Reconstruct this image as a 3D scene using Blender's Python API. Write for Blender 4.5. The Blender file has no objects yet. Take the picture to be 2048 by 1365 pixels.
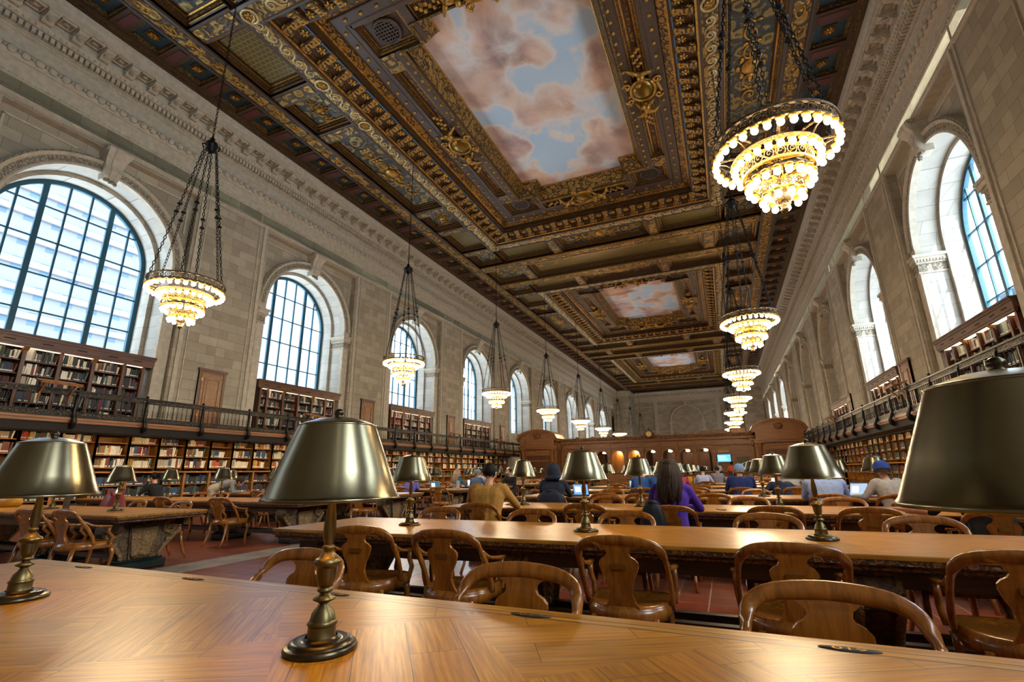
import bpy, bmesh, math, random
from mathutils import Vector, Matrix, noise as mnoise
random.seed(7)
PI = math.pi
SC = bpy.context.scene
COL = SC.collection
# ---------------------------------------------------------------- constants (metres, floor z = 0)
XL, XR, XC = -17.23, 6.57, -5.33
BAY = 8.7358
YW0 = -1.28              # centre of left window i is YW0 + i*BAY
YR0 = -0.68              # the same on the right wall
ZC = 14.8                # underside of the ceiling at the walls
CAM = Vector((0, 0, 1.24))

# ---------------------------------------------------------------- object helpers
KIDS = {}
def link(name, mesh, parent=None, loc=(0, 0, 0), rz=0.0):
    o = bpy.data.objects.new(name, mesh)
    COL.objects.link(o)
    o.location = loc
    if rz: o.rotation_euler = (0, 0, rz)
    if parent is not None: o.parent = parent; KIDS.setdefault(parent.name, []).append(o)
    return o

def tag(o, label=None, cat=None, group=None, kind=None):
    if label: o['label'] = label
    if cat: o['category'] = cat
    if group: o['group'] = group
    if kind: o['kind'] = kind
    return o

def thing(name, label, cat, loc=(0, 0, 0), rz=0.0, group=None, kind=None):
    return tag(link(name, None, None, loc, rz), label, cat, group, kind)

def copy_tree(o, parent=None, loc=None, rz=None):
    c = o.copy(); COL.objects.link(c)
    if parent is not None: c.parent = parent; KIDS.setdefault(parent.name, []).append(c)
    if loc is not None: c.location = loc
    if rz is not None: c.rotation_euler = (0, 0, rz)
    for ch in KIDS.get(o.name, ()): copy_tree(ch, c)
    return c

_TS = []
def bake(data, mods=()):
    """evaluate a datablock with modifiers in a scratch scene and return the mesh"""
    if not _TS: _TS.append(bpy.data.scenes.new('scratch'))
    sc = _TS[0]; tmp = bpy.data.objects.new('tmp', data); sc.collection.objects.link(tmp)
    for typ, kw in mods:
        m = tmp.modifiers.new(typ, typ)
        for k, v in kw.items(): setattr(m, k, v)
    vl = sc.view_layers[0]; vl.update()
    out = bpy.data.meshes.new_from_object(tmp.evaluated_get(vl.depsgraph)); bpy.data.objects.remove(tmp)
    return out

class MB:
    """collects shapes into one mesh"""
    def __init__(s): s.v = []; s.f = []; s.m = []; s.s = []
    def add(s, vs, fs, mi=0, smooth=False, M=None):
        b = len(s.v)
        if M is not None: vs = [M @ Vector(p) for p in vs]
        s.v += [tuple(p) for p in vs]
        for f in fs:
            s.f.append(tuple(i + b for i in f)); s.m.append(mi); s.s.append(smooth)
        return s
    def box(s, x0, x1, y0, y1, z0, z1, mi=0, M=None):
        vs = [(x0,y0,z0),(x1,y0,z0),(x1,y1,z0),(x0,y1,z0),(x0,y0,z1),(x1,y0,z1),(x1,y1,z1),(x0,y1,z1)]
        return s.add(vs, [(3,2,1,0),(4,5,6,7),(0,1,5,4),(1,2,6,5),(2,3,7,6),(3,0,4,7)], mi, False, M)
    def cbox(s, c, d, mi=0, M=None):
        return s.box(c[0]-d[0]/2,c[0]+d[0]/2,c[1]-d[1]/2,c[1]+d[1]/2,c[2]-d[2]/2,c[2]+d[2]/2,mi,M)
    def bbox(s, x0, x1, y0, y1, z0, z1, b=.01, mi=0, M=None):
        """box with chamfered edges"""
        b = min(b, (x1-x0)*.45, (y1-y0)*.45, (z1-z0)*.45)
        def ring(z, i): return [(x0+i,y0+b,z),(x0+b,y0+i,z),(x1-b,y0+i,z),(x1-i,y0+b,z),(x1-i,y1-b,z),(x1-b,y1-i,z),(x0+b,y1-i,z),(x0+i,y1-b,z)]
        rs = [ring(z0, b), ring(z0+b, 0), ring(z1-b, 0), ring(z1, b)]
        rs[0] = [(min(max(x,x0+b),x1-b),min(max(y,y0+b),y1-b),z) for x,y,z in rs[0]]
        rs[3] = [(min(max(x,x0+b),x1-b),min(max(y,y0+b),y1-b),z) for x,y,z in rs[3]]
        return s.rings(rs, True, True, mi, False, M)
    def rings(s, rs, cap0=False, cap1=False, mi=0, smooth=True, M=None, closed=True):
        n = len(rs[0]); vs = [p for r in rs for p in r]; fs = []
        for k in range(len(rs)-1):
            for i in range(n if closed else n-1):
                j = (i+1) % n
                fs.append((k*n+i, k*n+j, (k+1)*n+j, (k+1)*n+i))
        if cap0: fs.append(tuple(reversed(range(n))))
        if cap1: fs.append(tuple((len(rs)-1)*n+i for i in range(n)))
        return s.add(vs, fs, mi, smooth, M)
    def lathe(s, prof, n=24, c=(0,0,0), mi=0, smooth=True, M=None, cap0=False, cap1=False):
        rs = [[(c[0]+r*math.cos(2*PI*i/n), c[1]+r*math.sin(2*PI*i/n), c[2]+z) for i in range(n)] for r, z in prof]
        return s.rings(rs, cap0, cap1, mi, smooth, M)
    def tube(s, pts, rad, n=8, mi=0, smooth=True, M=None, caps=True, flat=1.0, closed=False):
        pts = [Vector(p) for p in pts]; rs = []
        N = len(pts)
        up = Vector((0,0,1)); last = None
        for i, p in enumerate(pts):
            if closed: t = pts[(i+1)%N]-pts[i-1]
            else: t = pts[min(i+1,N-1)]-pts[max(i-1,0)]
            if t.length < 1e-9: t = Vector((0,0,1))
            t.normalize()
            if last is None:
                a = up if abs(t.dot(up)) < .9 else Vector((0,1,0))
                u = t.cross(a).normalized()
            else:
                u = last - t*last.dot(t)
                u = u.normalized() if u.length > 1e-6 else t.orthogonal().normalized()
            last = u; w = t.cross(u)
            r = rad[i] if isinstance(rad, (list, tuple)) else rad
            ru, rw = (r if isinstance(r, (list, tuple)) else (r, r*flat))
            rs.append([p + u*ru*math.cos(2*PI*k/n) + w*rw*math.sin(2*PI*k/n) for k in range(n)])
        if closed: rs.append(rs[0])
        return s.rings(rs, caps and not closed, caps and not closed, mi, smooth, M)
    def ribbon(s, pts, wdir, w, t, mi=0, smooth=False, M=None):
        """rectangular bar along pts; width w along wdir (per point or one), thickness t"""
        pts = [Vector(p) for p in pts]; rs = []; N = len(pts)
        for i, p in enumerate(pts):
            tg = (pts[min(i+1,N-1)]-pts[max(i-1,0)]).normalized()
            wd = Vector(wdir[i] if isinstance(wdir, list) else wdir); wd = (wd - tg*wd.dot(tg)).normalized()
            nd = tg.cross(wd)
            a = w[i] if isinstance(w, list) else w; b = t[i] if isinstance(t, list) else t
            e = min(a,b)*.28
            q = [(-a/2,-b/2+e),(-a/2+e,-b/2),(a/2-e,-b/2),(a/2,-b/2+e),(a/2,b/2-e),(a/2-e,b/2),(-a/2+e,b/2),(-a/2,b/2-e)]
            rs.append([p + wd*x + nd*y for x, y in q])
        return s.rings(rs, True, True, mi, smooth, M)
    def ball(s, c, r, n=10, m=6, mi=0, M=None, smooth=True):
        rx, ry, rz = r if isinstance(r, (tuple, list)) else (r, r, r)
        vs = [(c[0], c[1], c[2]-rz)]; fs = []
        for k in range(1, m):
            a = -PI/2 + PI*k/m
            for i in range(n):
                vs.append((c[0]+rx*math.cos(a)*math.cos(2*PI*i/n), c[1]+ry*math.cos(a)*math.sin(2*PI*i/n), c[2]+rz*math.sin(a)))
        vs.append((c[0], c[1], c[2]+rz)); L = len(vs)-1
        for i in range(n):
            j = (i+1) % n
            fs.append((0, 1+j, 1+i)); fs.append((L, L-n+i, L-n+j))
            for k in range(m-2): fs.append((1+k*n+i, 1+k*n+j, 1+(k+1)*n+j, 1+(k+1)*n+i))
        return s.add(vs, fs, mi, smooth, M)
    def prism(s, poly, axis, a, b, mi=0, M=None, smooth=False):
        """polygon (u,v) extruded along axis from a to b; x:(y,z) y:(x,z) z:(x,y)"""
        def P(u, v, w): return (w,u,v) if axis == 'x' else ((u,w,v) if axis == 'y' else (u,v,w))
        n = len(poly); vs = [P(u,v,a) for u,v in poly] + [P(u,v,b) for u,v in poly]
        fs = [tuple(range(n)), tuple(reversed(range(n,2*n)))] + [(i, n+i, n+(i+1)%n, (i+1)%n) for i in range(n)]
        return s.add(vs, fs, mi, smooth, M)
    def sweepy(s, prof, y0, y1, mi=0, mats=None):
        """open profile [(x,z)...] swept along y"""
        for i in range(len(prof)-1):
            (xa,za),(xb,zb) = prof[i], prof[i+1]
            s.add([(xa,y0,za),(xa,y1,za),(xb,y1,zb),(xb,y0,zb)], [(0,1,2,3)], mats[i] if mats else mi)
        return s
    def rectring(s, hx, hy, prof, cx=0, cy=0, mats=None, mi=0):
        """profile [(inset,z)...] swept round a rectangle"""
        def R(d, z): return [(cx-hx+d,cy-hy+d,z),(cx+hx-d,cy-hy+d,z),(cx+hx-d,cy+hy-d,z),(cx-hx+d,cy+hy-d,z)]
        for i in range(len(prof)-1):
            s.rings([R(*prof[i]), R(*prof[i+1])], False, False, mats[i] if mats else mi, False)
        return s
    def mesh(s, name, mats=()):
        me = bpy.data.meshes.new(name)
        me.from_pydata(s.v, [], s.f)
        for m in (mats if isinstance(mats, (list, tuple)) else [mats]): me.materials.append(m)
        me.polygons.foreach_set('material_index', s.m)
        me.polygons.foreach_set('use_smooth', s.s)
        bm = bmesh.new(); bm.from_mesh(me)
        bmesh.ops.recalc_face_normals(bm, faces=bm.faces)
        bm.to_mesh(me); bm.free()
        me.update()
        return me
    def obj(s, name, mats, parent=None, loc=(0,0,0), rz=0.0): return link(name, s.mesh(name, mats), parent, loc, rz)

def spline(pts, k=4):
    """Catmull-Rom points through pts (any number of components)"""
    out = []; n = len(pts)
    for i in range(n-1):
        a, b, c, d = pts[max(i-1,0)], pts[i], pts[i+1], pts[min(i+2,n-1)]
        for j in range(k):
            t = j/k
            out.append(tuple(.5*(2*q + (r-p)*t + (2*p-5*q+4*r-s_)*t*t + (3*q-p-3*r+s_)*t**3) for p, q, r, s_ in zip(a, b, c, d)))
    out.append(tuple(pts[-1])); return out

def scatter(name, me, mats4, parent, keep=80, label=None):
    """the keep copies nearest the camera as parts of their own, the rest as one part"""
    mats4 = sorted(mats4, key=lambda M: (M.translation-CAM).length)
    for M in mats4[:keep]:
        o = link(name, me, parent); o.matrix_local = M
        if label: o['label'] = label
    if len(mats4) > keep:
        vs0 = [v.co.copy() for v in me.vertices]; fs0 = [tuple(p.vertices) for p in me.polygons]
        mi0 = [p.material_index for p in me.polygons]; sm0 = [p.use_smooth for p in me.polygons]
        b = MB()
        for M in mats4[keep:]:
            k = len(b.v); b.v += [tuple(M @ v) for v in vs0]
            b.f += [tuple(i+k for i in f) for f in fs0]; b.m += mi0; b.s += sm0
        o = b.obj(name + '_row', list(me.materials), parent); o['kind'] = 'stuff'

def T(x, y, z, rx=0, ry=0, rz=0, s=1.0):
    M = Matrix.Translation((x, y, z))
    if rz: M = M @ Matrix.Rotation(rz, 4, 'Z')
    if ry: M = M @ Matrix.Rotation(ry, 4, 'Y')
    if rx: M = M @ Matrix.Rotation(rx, 4, 'X')
    if s != 1.0: M = M @ (Matrix.Diagonal((*s, 1)) if isinstance(s, (tuple, list)) else Matrix.Scale(s, 4))
    return M

# ---------------------------------------------------------------- materials
def rgb(h):
    if isinstance(h, str):
        c = [int(h[i:i+2], 16)/255 for i in (0, 2, 4)]
        return tuple((x/12.92 if x <= .04045 else ((x+.055)/1.055)**2.4) for x in c) + (1,)
    return tuple(h) + (1,)
class N:
    """tiny node-graph builder"""
    def __init__(s, name):
        s.m = bpy.data.materials.new(name); s.m.use_nodes = True
        s.t = s.m.node_tree; s.t.nodes.clear()
        s.out = s.t.nodes.new('ShaderNodeOutputMaterial')
    def n(s, typ, **kw):
        x = s.t.nodes.new('ShaderNode'+typ)
        for k, v in kw.items():
            if k.startswith('_'): setattr(x, k[1:], v)
            else: s.set(x, k, v)
        return x
    def set(s, node, key, v):
        if key == 'Specular IOR Level' or key == 'Specular_IOR_Level': key = 'Specular IOR Level'
        inp = node.inputs[int(key[1:])] if key[0] == 'i' and key[1:].isdigit() else node.inputs[key.replace('__', ' ')]
        if isinstance(v, bpy.types.NodeSocket): s.t.links.new(v, inp)
        elif isinstance(v, bpy.types.Node): s.t.links.new(v.outputs[0], inp)
        else: inp.default_value = v
    def ramp(s, fac, stops, interp='LINEAR'):
        r = s.n('ValToRGB', i0=fac); e = r.color_ramp.elements; r.color_ramp.interpolation = interp
        while len(e) < len(stops): e.new(.5)
        for x, (p, c) in zip(e, stops): x.position = p; x.color = rgb(c) if len(c) != 4 else c
        return r
    def mix(s, f, a, b, typ='MIX'):
        x = s.n('MixRGB', i0=f, i1=a, i2=b); x.blend_type = typ; return x
    def math(s, op, a, b=0.0, c=0.0):
        x = s.n('Math'); x.operation = op; s.set(x, 'i0', a); s.set(x, 'i1', b)
        if op in ('MULTIPLY_ADD',): s.set(x, 'i2', c)
        return x
    def coord(s, scale=(1,1,1), rot=(0,0,0), src='Object', loc=(0,0,0)):
        tc = s.n('TexCoord'); mp = s.n('Mapping', i0=tc.outputs[src])
        mp.inputs['Scale'].default_value = scale; mp.inputs['Rotation'].default_value = rot; mp.inputs['Location'].default_value = loc
        return mp
    def bsdf(s, color, rough=.5, metal=0.0, bump=None, bstr=.3, bdist=.01, **kw):
        p = s.n('BsdfPrincipled')
        s.set(p, 'Base Color', color if not isinstance(color, (str,)) else rgb(color))
        s.set(p, 'Roughness', rough); s.set(p, 'Metallic', metal)
        for k, v in kw.items(): s.set(p, k.replace('_', ' '), v)
        if bump is not None:
            b = s.n('Bump', Height=bump, Strength=bstr, Distance=bdist); s.set(p, 'Normal', b)
        s.t.links.new(p.outputs[0], s.out.inputs[0]); return s.m
def plain(name, col, rough=.5, metal=0.0, var=.06, scale=20, **kw):
    g = N(name); c = rgb(col)
    nz = g.n('TexNoise', Vector=g.coord(), Scale=scale, Detail=4.0)
    a = tuple(x*(1-var*2) for x in c[:3])+(1,); b = tuple(min(1, x*(1+var*2)) for x in c[:3])+(1,)
    r = g.ramp(nz, [(.3, a), (.7, b)])
    return g.bsdf(r, rough, metal, bump=nz, bstr=.05, bdist=.004, **kw)
def wood(name, dark, light, rough=.4, axis=1, scale=1.0, coat=0.0, bstr=.12, rand=True):
    """grain runs along axis"""
    g = N(name); sc = [14*scale]*3; sc[axis] = 1.2*scale
    mp = g.coord(tuple(sc))
    if rand:
        oi = g.n('ObjectInfo'); off = g.n('VectorMath', i0=mp.outputs[0]); off.operation = 'ADD'
        cb = g.n('CombineXYZ', i0=g.math('MULTIPLY', oi.outputs['Random'], 37.0), i1=g.math('MULTIPLY', oi.outputs['Random'], 11.0), i2=0.0)
        g.set(off, 'i1', cb); vec = off
    else: vec = mp
    n1 = g.n('TexNoise', Vector=vec, Scale=1.6, Detail=6.0, Roughness=.62, Distortion=.6)
    r = g.ramp(n1, [(.28, dark), (.5, [(a+b)/2 for a, b in zip(rgb(dark)[:3], rgb(light)[:3])]), (.72, light)])
    return g.bsdf(r, rough, 0, bump=n1, bstr=bstr, bdist=.003, Coat_Weight=coat, Coat_Roughness=.12)
def emit(name, col, st):
    g = N(name); e = g.n('Emission', Color=rgb(col), Strength=st); g.t.links.new(e.outputs[0], g.out.inputs[0]); return g.m

def stone_blocks(name, c1, c2, mortar, bw=.728, rh=.35, swap=True):
    g = N(name); tc = g.n('TexCoord'); sp = g.n('SeparateXYZ', i0=tc.outputs['Object'])
    u = g.math('ADD', sp.outputs[0], sp.outputs[1])
    v = g.n('CombineXYZ', i0=u, i1=sp.outputs[2], i2=0.0)
    br = g.n('TexBrick', Vector=v, Color1=rgb(c1), Color2=rgb(c2), Mortar=rgb(mortar), Scale=1.0)
    br.inputs['Mortar Size'].default_value = .006; br.inputs['Mortar Smooth'].default_value = .3
    br.inputs['Brick Width'].default_value = bw; br.inputs['Row Height'].default_value = rh; br.inputs['Bias'].default_value = -.1
    nz = g.n('TexNoise', Vector=g.coord((1,1,1.6)), Scale=1.1, Detail=6.0, Roughness=.65)
    fine = g.n('TexNoise', Vector=g.coord(), Scale=34.0, Detail=3.0)
    c = g.mix(.45, br.outputs[0], g.ramp(nz, [(.3, (.55,.52,.48)), (.7, (1.0,.97,.9))]), 'MULTIPLY')
    c = g.mix(.18, c, fine.outputs[1], 'OVERLAY')
    h = g.math('SUBTRACT', g.math('MULTIPLY', fine, .12), br.outputs[1])
    return g.bsdf(c, .75, 0, bump=h, bstr=.5, bdist=.01)
def relief(name, base, gold, scale=9.0, rough=.4, metal=.75, thr=.5, kind='leaf', bstr=.9, bdist=.03):
    """carved and gilded ornament: gold where it stands proud, base colour in the ground"""
    g = N(name); mp = g.coord((scale,)*3)
    n1 = g.n('TexNoise', Vector=mp, Scale=.55, Detail=2.0, Distortion=1.8)
    if kind == 'diaper':
        sp = g.n('SeparateXYZ', i0=mp.outputs[0])
        w = g.n('TexBrick', Vector=g.n('CombineXYZ', i0=sp.outputs[0], i1=sp.outputs[1], i2=0.0), Scale=1.0)
        w.inputs['Mortar Size'].default_value = .1; w.inputs['Mortar Smooth'].default_value = .4
        w.inputs['Brick Width'].default_value = 1.0; w.inputs['Row Height'].default_value = .8
        hgt = w.outputs[1]
        f = g.ramp(hgt, [(.2, (0,0,0)), (.7, (1,1,1))])
    else:
        dv = g.n('VectorMath', i0=mp.outputs[0]); dv.operation = 'ADD'
        dn = g.n('TexNoise', Vector=mp, Scale=1.1, Detail=1.0); sc_ = g.n('VectorMath', i0=dn.outputs[1]); sc_.operation = 'SCALE'; sc_.inputs['Scale'].default_value = .55; g.set(dv, 'i1', sc_)
        v = g.n('TexVoronoi', Vector=dv, Scale=.75)
        n3 = g.n('TexNoise', Vector=mp, Scale=2.6, Detail=2.0)
        ring = g.math('SINE', g.math('MULTIPLY_ADD', v.outputs['Distance'], 15.0, g.math('MULTIPLY', n3, 5.0)))
        hgt = g.math('MULTIPLY_ADD', ring, .32, g.math('SUBTRACT', .85, g.math('MULTIPLY', v.outputs['Distance'], .75)))
        f = g.ramp(hgt, [(thr-.18, (0,0,0)), (thr+.12, (1,1,1))])
    gl = g.mix(n1, tuple(x*.6 for x in rgb(gold)[:3])+(1,), rgb(gold))
    col = g.mix(f, rgb(base), gl)
    return g.bsdf(col, rough, g.math('MULTIPLY', f, metal), bump=hgt, bstr=bstr, bdist=bdist)
# ================================================================ materials
M_STONE = stone_blocks('limestone blocks', 'b3a995', '968d7d', '6d675c')
M_STONE2 = plain('dressed limestone', 'b3aa98', .75, var=.07, scale=6)
M_STONEW = stone_blocks('pale reveal stone', 'b9b5ac', 'aaa69d', '827e76', .9, .42)
M_STONEC = relief('carved limestone', '6a6254', 'b5aa95', 14, .8, 0, .42, bstr=.8, bdist=.02)
M_WIN = plain('blue grey window steel', '164a5c', .5, .1)
M_WOODD = wood('dark ceiling wood', '2a190c', '543719', .45, 1, .5, rand=False)
M_WOODX = wood('dark ceiling wood across', '2a190c', '543719', .45, 0, .5, rand=False)
M_GOLD = plain('gilded moulding', 'b98d40', .38, .75, .2, 9)
M_GOLDP = plain('pale gilt scroll', 'c9b383', .4, .55, .15, 9)
M_GOLDD = relief('gilt leaf moulding', '38250f', 'b98f44', 5.5, .42, .75, .42)
M_BEAD = relief('beaded gilt moulding', '3a2712', 'b08a44', 16, .45, .6, .55)
M_RINC = relief('gilt rinceau on brown', '45301a', 'b9944c', 3.2, .42, .7, .5)
M_RED = relief('gilt rinceau on red', '4a211b', 'a07a3e', 4.2, .45, .6, .6)
M_GRN = relief('gilt arabesque on slate', '333431', 'a68f55', 2.6, .45, .6, .6)
M_DIA = relief('gilt diaper pattern', '5e4d20', 'a8914a', 5.0, .4, .6, .5, 'diaper')
M_BLUE = plain('slate blue paint', '27414f', .5)
M_SKYB = plain('light blue paint', '3c6a8a', .5)
M_ROSE = plain('faded red paint', '5c2a26', .6)
M_LILAC = plain('violet brown paint', '4a3a30', .42)
M_GRILLE = plain('dark grille iron', '15120f', .5, .4)
def mural_mat():
    g = N('painted clouds')
    tc = g.n('TexCoord')
    mp = g.n('Mapping', i0=tc.outputs['Object']); mp.inputs['Scale'].default_value = (.22, .2, 1)
    oi = g.n('ObjectInfo'); off = g.n('VectorMath', i0=mp.outputs[0]); off.operation = 'ADD'
    g.set(off, 'i1', g.n('CombineXYZ', i0=g.math('MULTIPLY', oi.outputs['Random'], 9.0), i1=3.1, i2=0.0))
    n1 = g.n('TexNoise', Vector=off, Scale=1.5, Detail=7.0, Roughness=.55, Distortion=.35)
    n2 = g.n('TexNoise', Vector=off, Scale=2.3, Detail=5.0, Roughness=.5, Distortion=.6); 
    n3 = g.n('TexNoise', Vector=off, Scale=.9, Detail=2.0)
    vo = g.n('TexVoronoi', Vector=g.mix(.12, off.outputs[0], n2.outputs[1], 'ADD'), Scale=4.2)
    vo.feature = 'SMOOTH_F1'
    den = g.math('ADD', n1, g.math('MULTIPLY', g.math('SUBTRACT', .5, vo.outputs['Distance']), .3))
    shade = g.ramp(n2, [(.3, rgb('7a655f')[:3]), (.4, rgb('a5857c')[:3]), (.5, rgb('cfae9c')[:3]), (.6, rgb('e6cfb6')[:3]), (.75, rgb('f0e4d2')[:3])])
    warm = g.ramp(n3, [(.36, rgb('9f93ae')[:3]), (.48, rgb('d6c2bc')[:3]), (.62, rgb('dd9c62')[:3])])
    cl = g.mix(.42, shade, warm)
    vn = g.ramp(vo.outputs['Distance'], [(.1, (1.15,1.12,1.08)), (.6, (.8,.75,.74))])
    cl = g.mix(.7, cl, vn, 'MULTIPLY')
    sky = g.ramp(n3, [(.3, rgb('a9cbe6')[:3]), (.7, rgb('c9dff0')[:3])])
    f = g.ramp(den, [(.43, (0,0,0)), (.53, (1,1,1))])
    edge = g.ramp(den, [(.42, (0,0,0)), (.475, (.6,.6,.6)), (.6, (0,0,0))])
    c = g.mix(f, sky, cl); c = g.mix(edge, c, rgb('f6efe6'))
    return g.bsdf(c, .8)
M_MURAL = mural_mat()
def tile_mat():
    g = N('terracotta tiles')
    br = g.n('TexBrick', Vector=g.coord(), Color1=rgb('873f28'), Color2=rgb('6c3020'), Mortar=rgb('a98c78'), Scale=1.0)
    br.offset = 0.0; br.inputs['Brick Width'].default_value = .30; br.inputs['Row Height'].default_value = .30
    br.inputs['Mortar Size'].default_value = .006; br.inputs['Bias'].default_value = 0
    nz = g.n('TexNoise', Vector=g.coord(), Scale=2.5, Detail=6.0)
    c = g.mix(.4, br.outputs[0], g.ramp(nz, [(.3, (.6,.55,.55)), (.7, (1.1,1.0,.95))]), 'MULTIPLY')
    h = g.math('SUBTRACT', g.math('MULTIPLY', nz, .3), br.outputs[1])
    return g.bsdf(c, .3, 0, bump=h, bstr=.25, bdist=.003, Coat_Weight=.12, Coat_Roughness=.2)
M_TILE = tile_mat()
M_MARBLE = plain('grey beige marble', '9a938a', .25, var=.1, scale=3)
def glass_mat():
    g = N('window glass')
    tr = g.n('BsdfTransparent', Color=(.93, .97, 1, 1)); gl = g.n('BsdfGlossy', Color=(1,1,1,1), Roughness=.02)
    fr = g.n('Fresnel', IOR=1.25)
    mx = g.n('MixShader', i0=fr); g.set(mx, 'i1', tr); g.set(mx, 'i2', gl)
    g.t.links.new(mx.outputs[0], g.out.inputs[0]); return g.m
M_GLASS = glass_mat()

# ================================================================ walls
SPR, RA, RB = 8.35, 2.38, 2.24      # arch springing, outer and inner opening radius
ZG, ZREC, HREC = 2.72, 11.5, 2.8    # gallery floor, recess top, recess half width
def arch_pts(r, zb, n=28):
    p = [(-r, zb)]
    p += [(r*math.cos(PI - PI*k/n), SPR + r*math.sin(PI - PI*k/n)) for k in range(n+1)]
    return p + [(r, zb)]
def wall_bay(blind):
    """one bay of wall: u out into the wall thickness, s along the wall, z up"""
    b = MB(); H = BAY/2
    def q(p0, p1, p2, p3, mi=0): b.add([p0, p1, p2, p3], [(0,1,2,3)], mi)
    # pier faces, face above the recess, wall under the gallery
    for sg in (-1, 1):
        q((0,sg*H,ZG-.3), (0,sg*HREC,ZG-.3), (0,sg*HREC,ZREC), (0,sg*H,ZREC))
        q((0,sg*HREC,ZG), (.3,sg*HREC,ZG), (.3,sg*HREC,ZREC), (0,sg*HREC,ZREC))
        # slim corner strip that runs up the pier
        b.box(-.05, .02, sg*(HREC+.18)-.07, sg*(HREC+.18)+.07, ZG, ZREC+.25, 1)
        b.box(-.035, .02, sg*(HREC+.42)-.02, sg*(HREC+.42)+.02, ZG, 13.6, 1)
    q((0,-H,ZREC), (0,H,ZREC), (0,H,13.75), (0,-H,13.75))
    q((0,-HREC,ZREC), (0,HREC,ZREC), (.3,HREC,ZREC), (.3,-HREC,ZREC), 1)
    q((0,-H,0), (0,H,0), (0,H,ZG), (0,-H,ZG)); q((0,-HREC,ZG), (0,HREC,ZG), (1.75,HREC,ZG), (1.75,-HREC,ZG))
    # recess face round the arch
    A = arch_pts(RA, ZG); O = [(-HREC, ZG)]
    for s, z in A[1:-1]:
        a = math.atan2(z-SPR, s); 
        k = min(HREC/max(abs(math.cos(a)),1e-6), (ZREC-SPR)/max(abs(math.sin(a)),1e-6))
        O.append((k*math.cos(a), SPR + k*math.sin(a)))
    O.append((HREC, ZG))
    for i in range(len(A)-1):
        q((.3,)+A[i], (.3,)+A[i+1], (.3,)+O[i+1], (.3,)+O[i], 0)
    for sg in (-1, 1):      # corners of the recess head
        k = [i for i, p in enumerate(O) if abs(p[1]-ZREC) < 1e-4]
        e = O[k[0]] if sg < 0 else O[k[-1]]; f = O[k[0]-1] if sg < 0 else O[k[-1]+1]
        b.add([(.3,)+e, (.3,)+f, (.3,sg*HREC,ZREC)], [(0,1,2)], 0)
    if not blind: b.box(1.2, 1.75, -RB, RB, ZG, 4.85, 0)
    # spandrel fillet lines
    for sg in (-1, 1):
        b.box(.25, .31, sg*2.62-.03, sg*2.62+.03, 9.9, 11.2, 1); b.box(.25, .31, min(sg*2.65,sg*.9), max(sg*2.65,sg*.9), 11.17, 11.23, 1)
    # reveals: outer order, step, inner order
    dep = 1.0 if not blind else .55
    C = arch_pts(RB, ZG)
    D1 = .9 if not blind else .6
    for i in range(len(A)-1):
        q((.3,)+A[i], (.3,)+A[i+1], (D1,)+A[i+1], (D1,)+A[i], 2)
        q((D1,)+A[i], (D1,)+A[i+1], (D1,)+C[i+1], (D1,)+C[i], 0)
        if not blind: q((D1,)+C[i], (D1,)+C[i+1], (1.75,)+C[i+1], (1.75,)+C[i], 2)
    if blind:
        b.add([(D1,)+p for p in C], [tuple(range(len(C)))], 0)
    return b
def archivolt():
    b = MB(); n = 40
    prof = [(RA-.005,.32),(RA-.005,.12),(RA+.05,.10),(RA+.09,.13),(RA+.26,.13),(RA+.28,.10),(RA+.36,.06),(RA+.42,.10),(RA+.42,.32)]
    rs = []
    for k in range(n+1):
        a = PI - PI*k/n
        rs.append([(u, r*math.cos(a), SPR + r*math.sin(a)) for r, u in prof])
    for i in range(len(prof)-1):
        b.rings([[r[i], r[i+1]] for r in rs], mi=1 if i in (3, 6) else 0, smooth=True, closed=False)
    for sg in (-1, 1):      # jamb pilaster under the arch
        b.box(.13, .32, min(sg*(RA-.005),sg*(RA+.38)), max(sg*(RA-.005),sg*(RA+.38)), ZG, SPR, 0)
    return b
def impost():
    b = MB()
    for sg in (-1, 1):
        for z0, z1, o in ((7.45,7.5,.04),(7.5,7.78,.02),(7.78,7.86,.06),(7.86,8.0,.1),(8.0,8.1,.14)):
            s0, s1 = sg*(RA-o), sg*(RA+.4)
            b.box(.13-o, .9, min(s0,s1), max(s0,s1), z0, z1, 1 if z0 in (7.5,) else 0)
        for k in range(9):  # egg and dart run
            b.ball((.05, sg*(RA-.1)+sg*k*.055, 7.88), (.03,.02,.05), 6, 4, 0)
            b.ball((.12+k*.085, sg*(RA-.1), 7.88), (.03,.03,.05), 6, 4, 0)
    return b
def keystone():
    b = MB(); w0, w1 = .2, .34
    rs = []
    for z, u, w in ((10.5,.1,.2),(10.62,-.04,.21),(10.8,-.1,.23),(11.0,-.06,.25),(11.2,-.1,.28),(11.38,-.26,.32),(11.52,-.3,.34),(11.62,-.22,.34)):
        rs.append([(u,-w,z),(u,-w*.45,z),(u-.03,-w*.35,z),(u-.03,w*.35,z),(u,w*.45,z),(u,w,z),(.32,w,z),(.32,-w,z)])
    b.rings(rs, True, True, 0, False)
    for sg in (-1, 1):
        b.tube([(-.17+.1*math.cos(t)*(1-t/9), sg*.35, 11.48+.1*math.sin(t)*(1-t/9)) for t in [x*.6 for x in range(12)]], .03, 5)
    for k in range(5): b.ball((-.02+.02*k, (k-2)*.08, 10.45+.03*(k%2)), (.07,.05,.07), 6, 4, 1)
    return b
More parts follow.
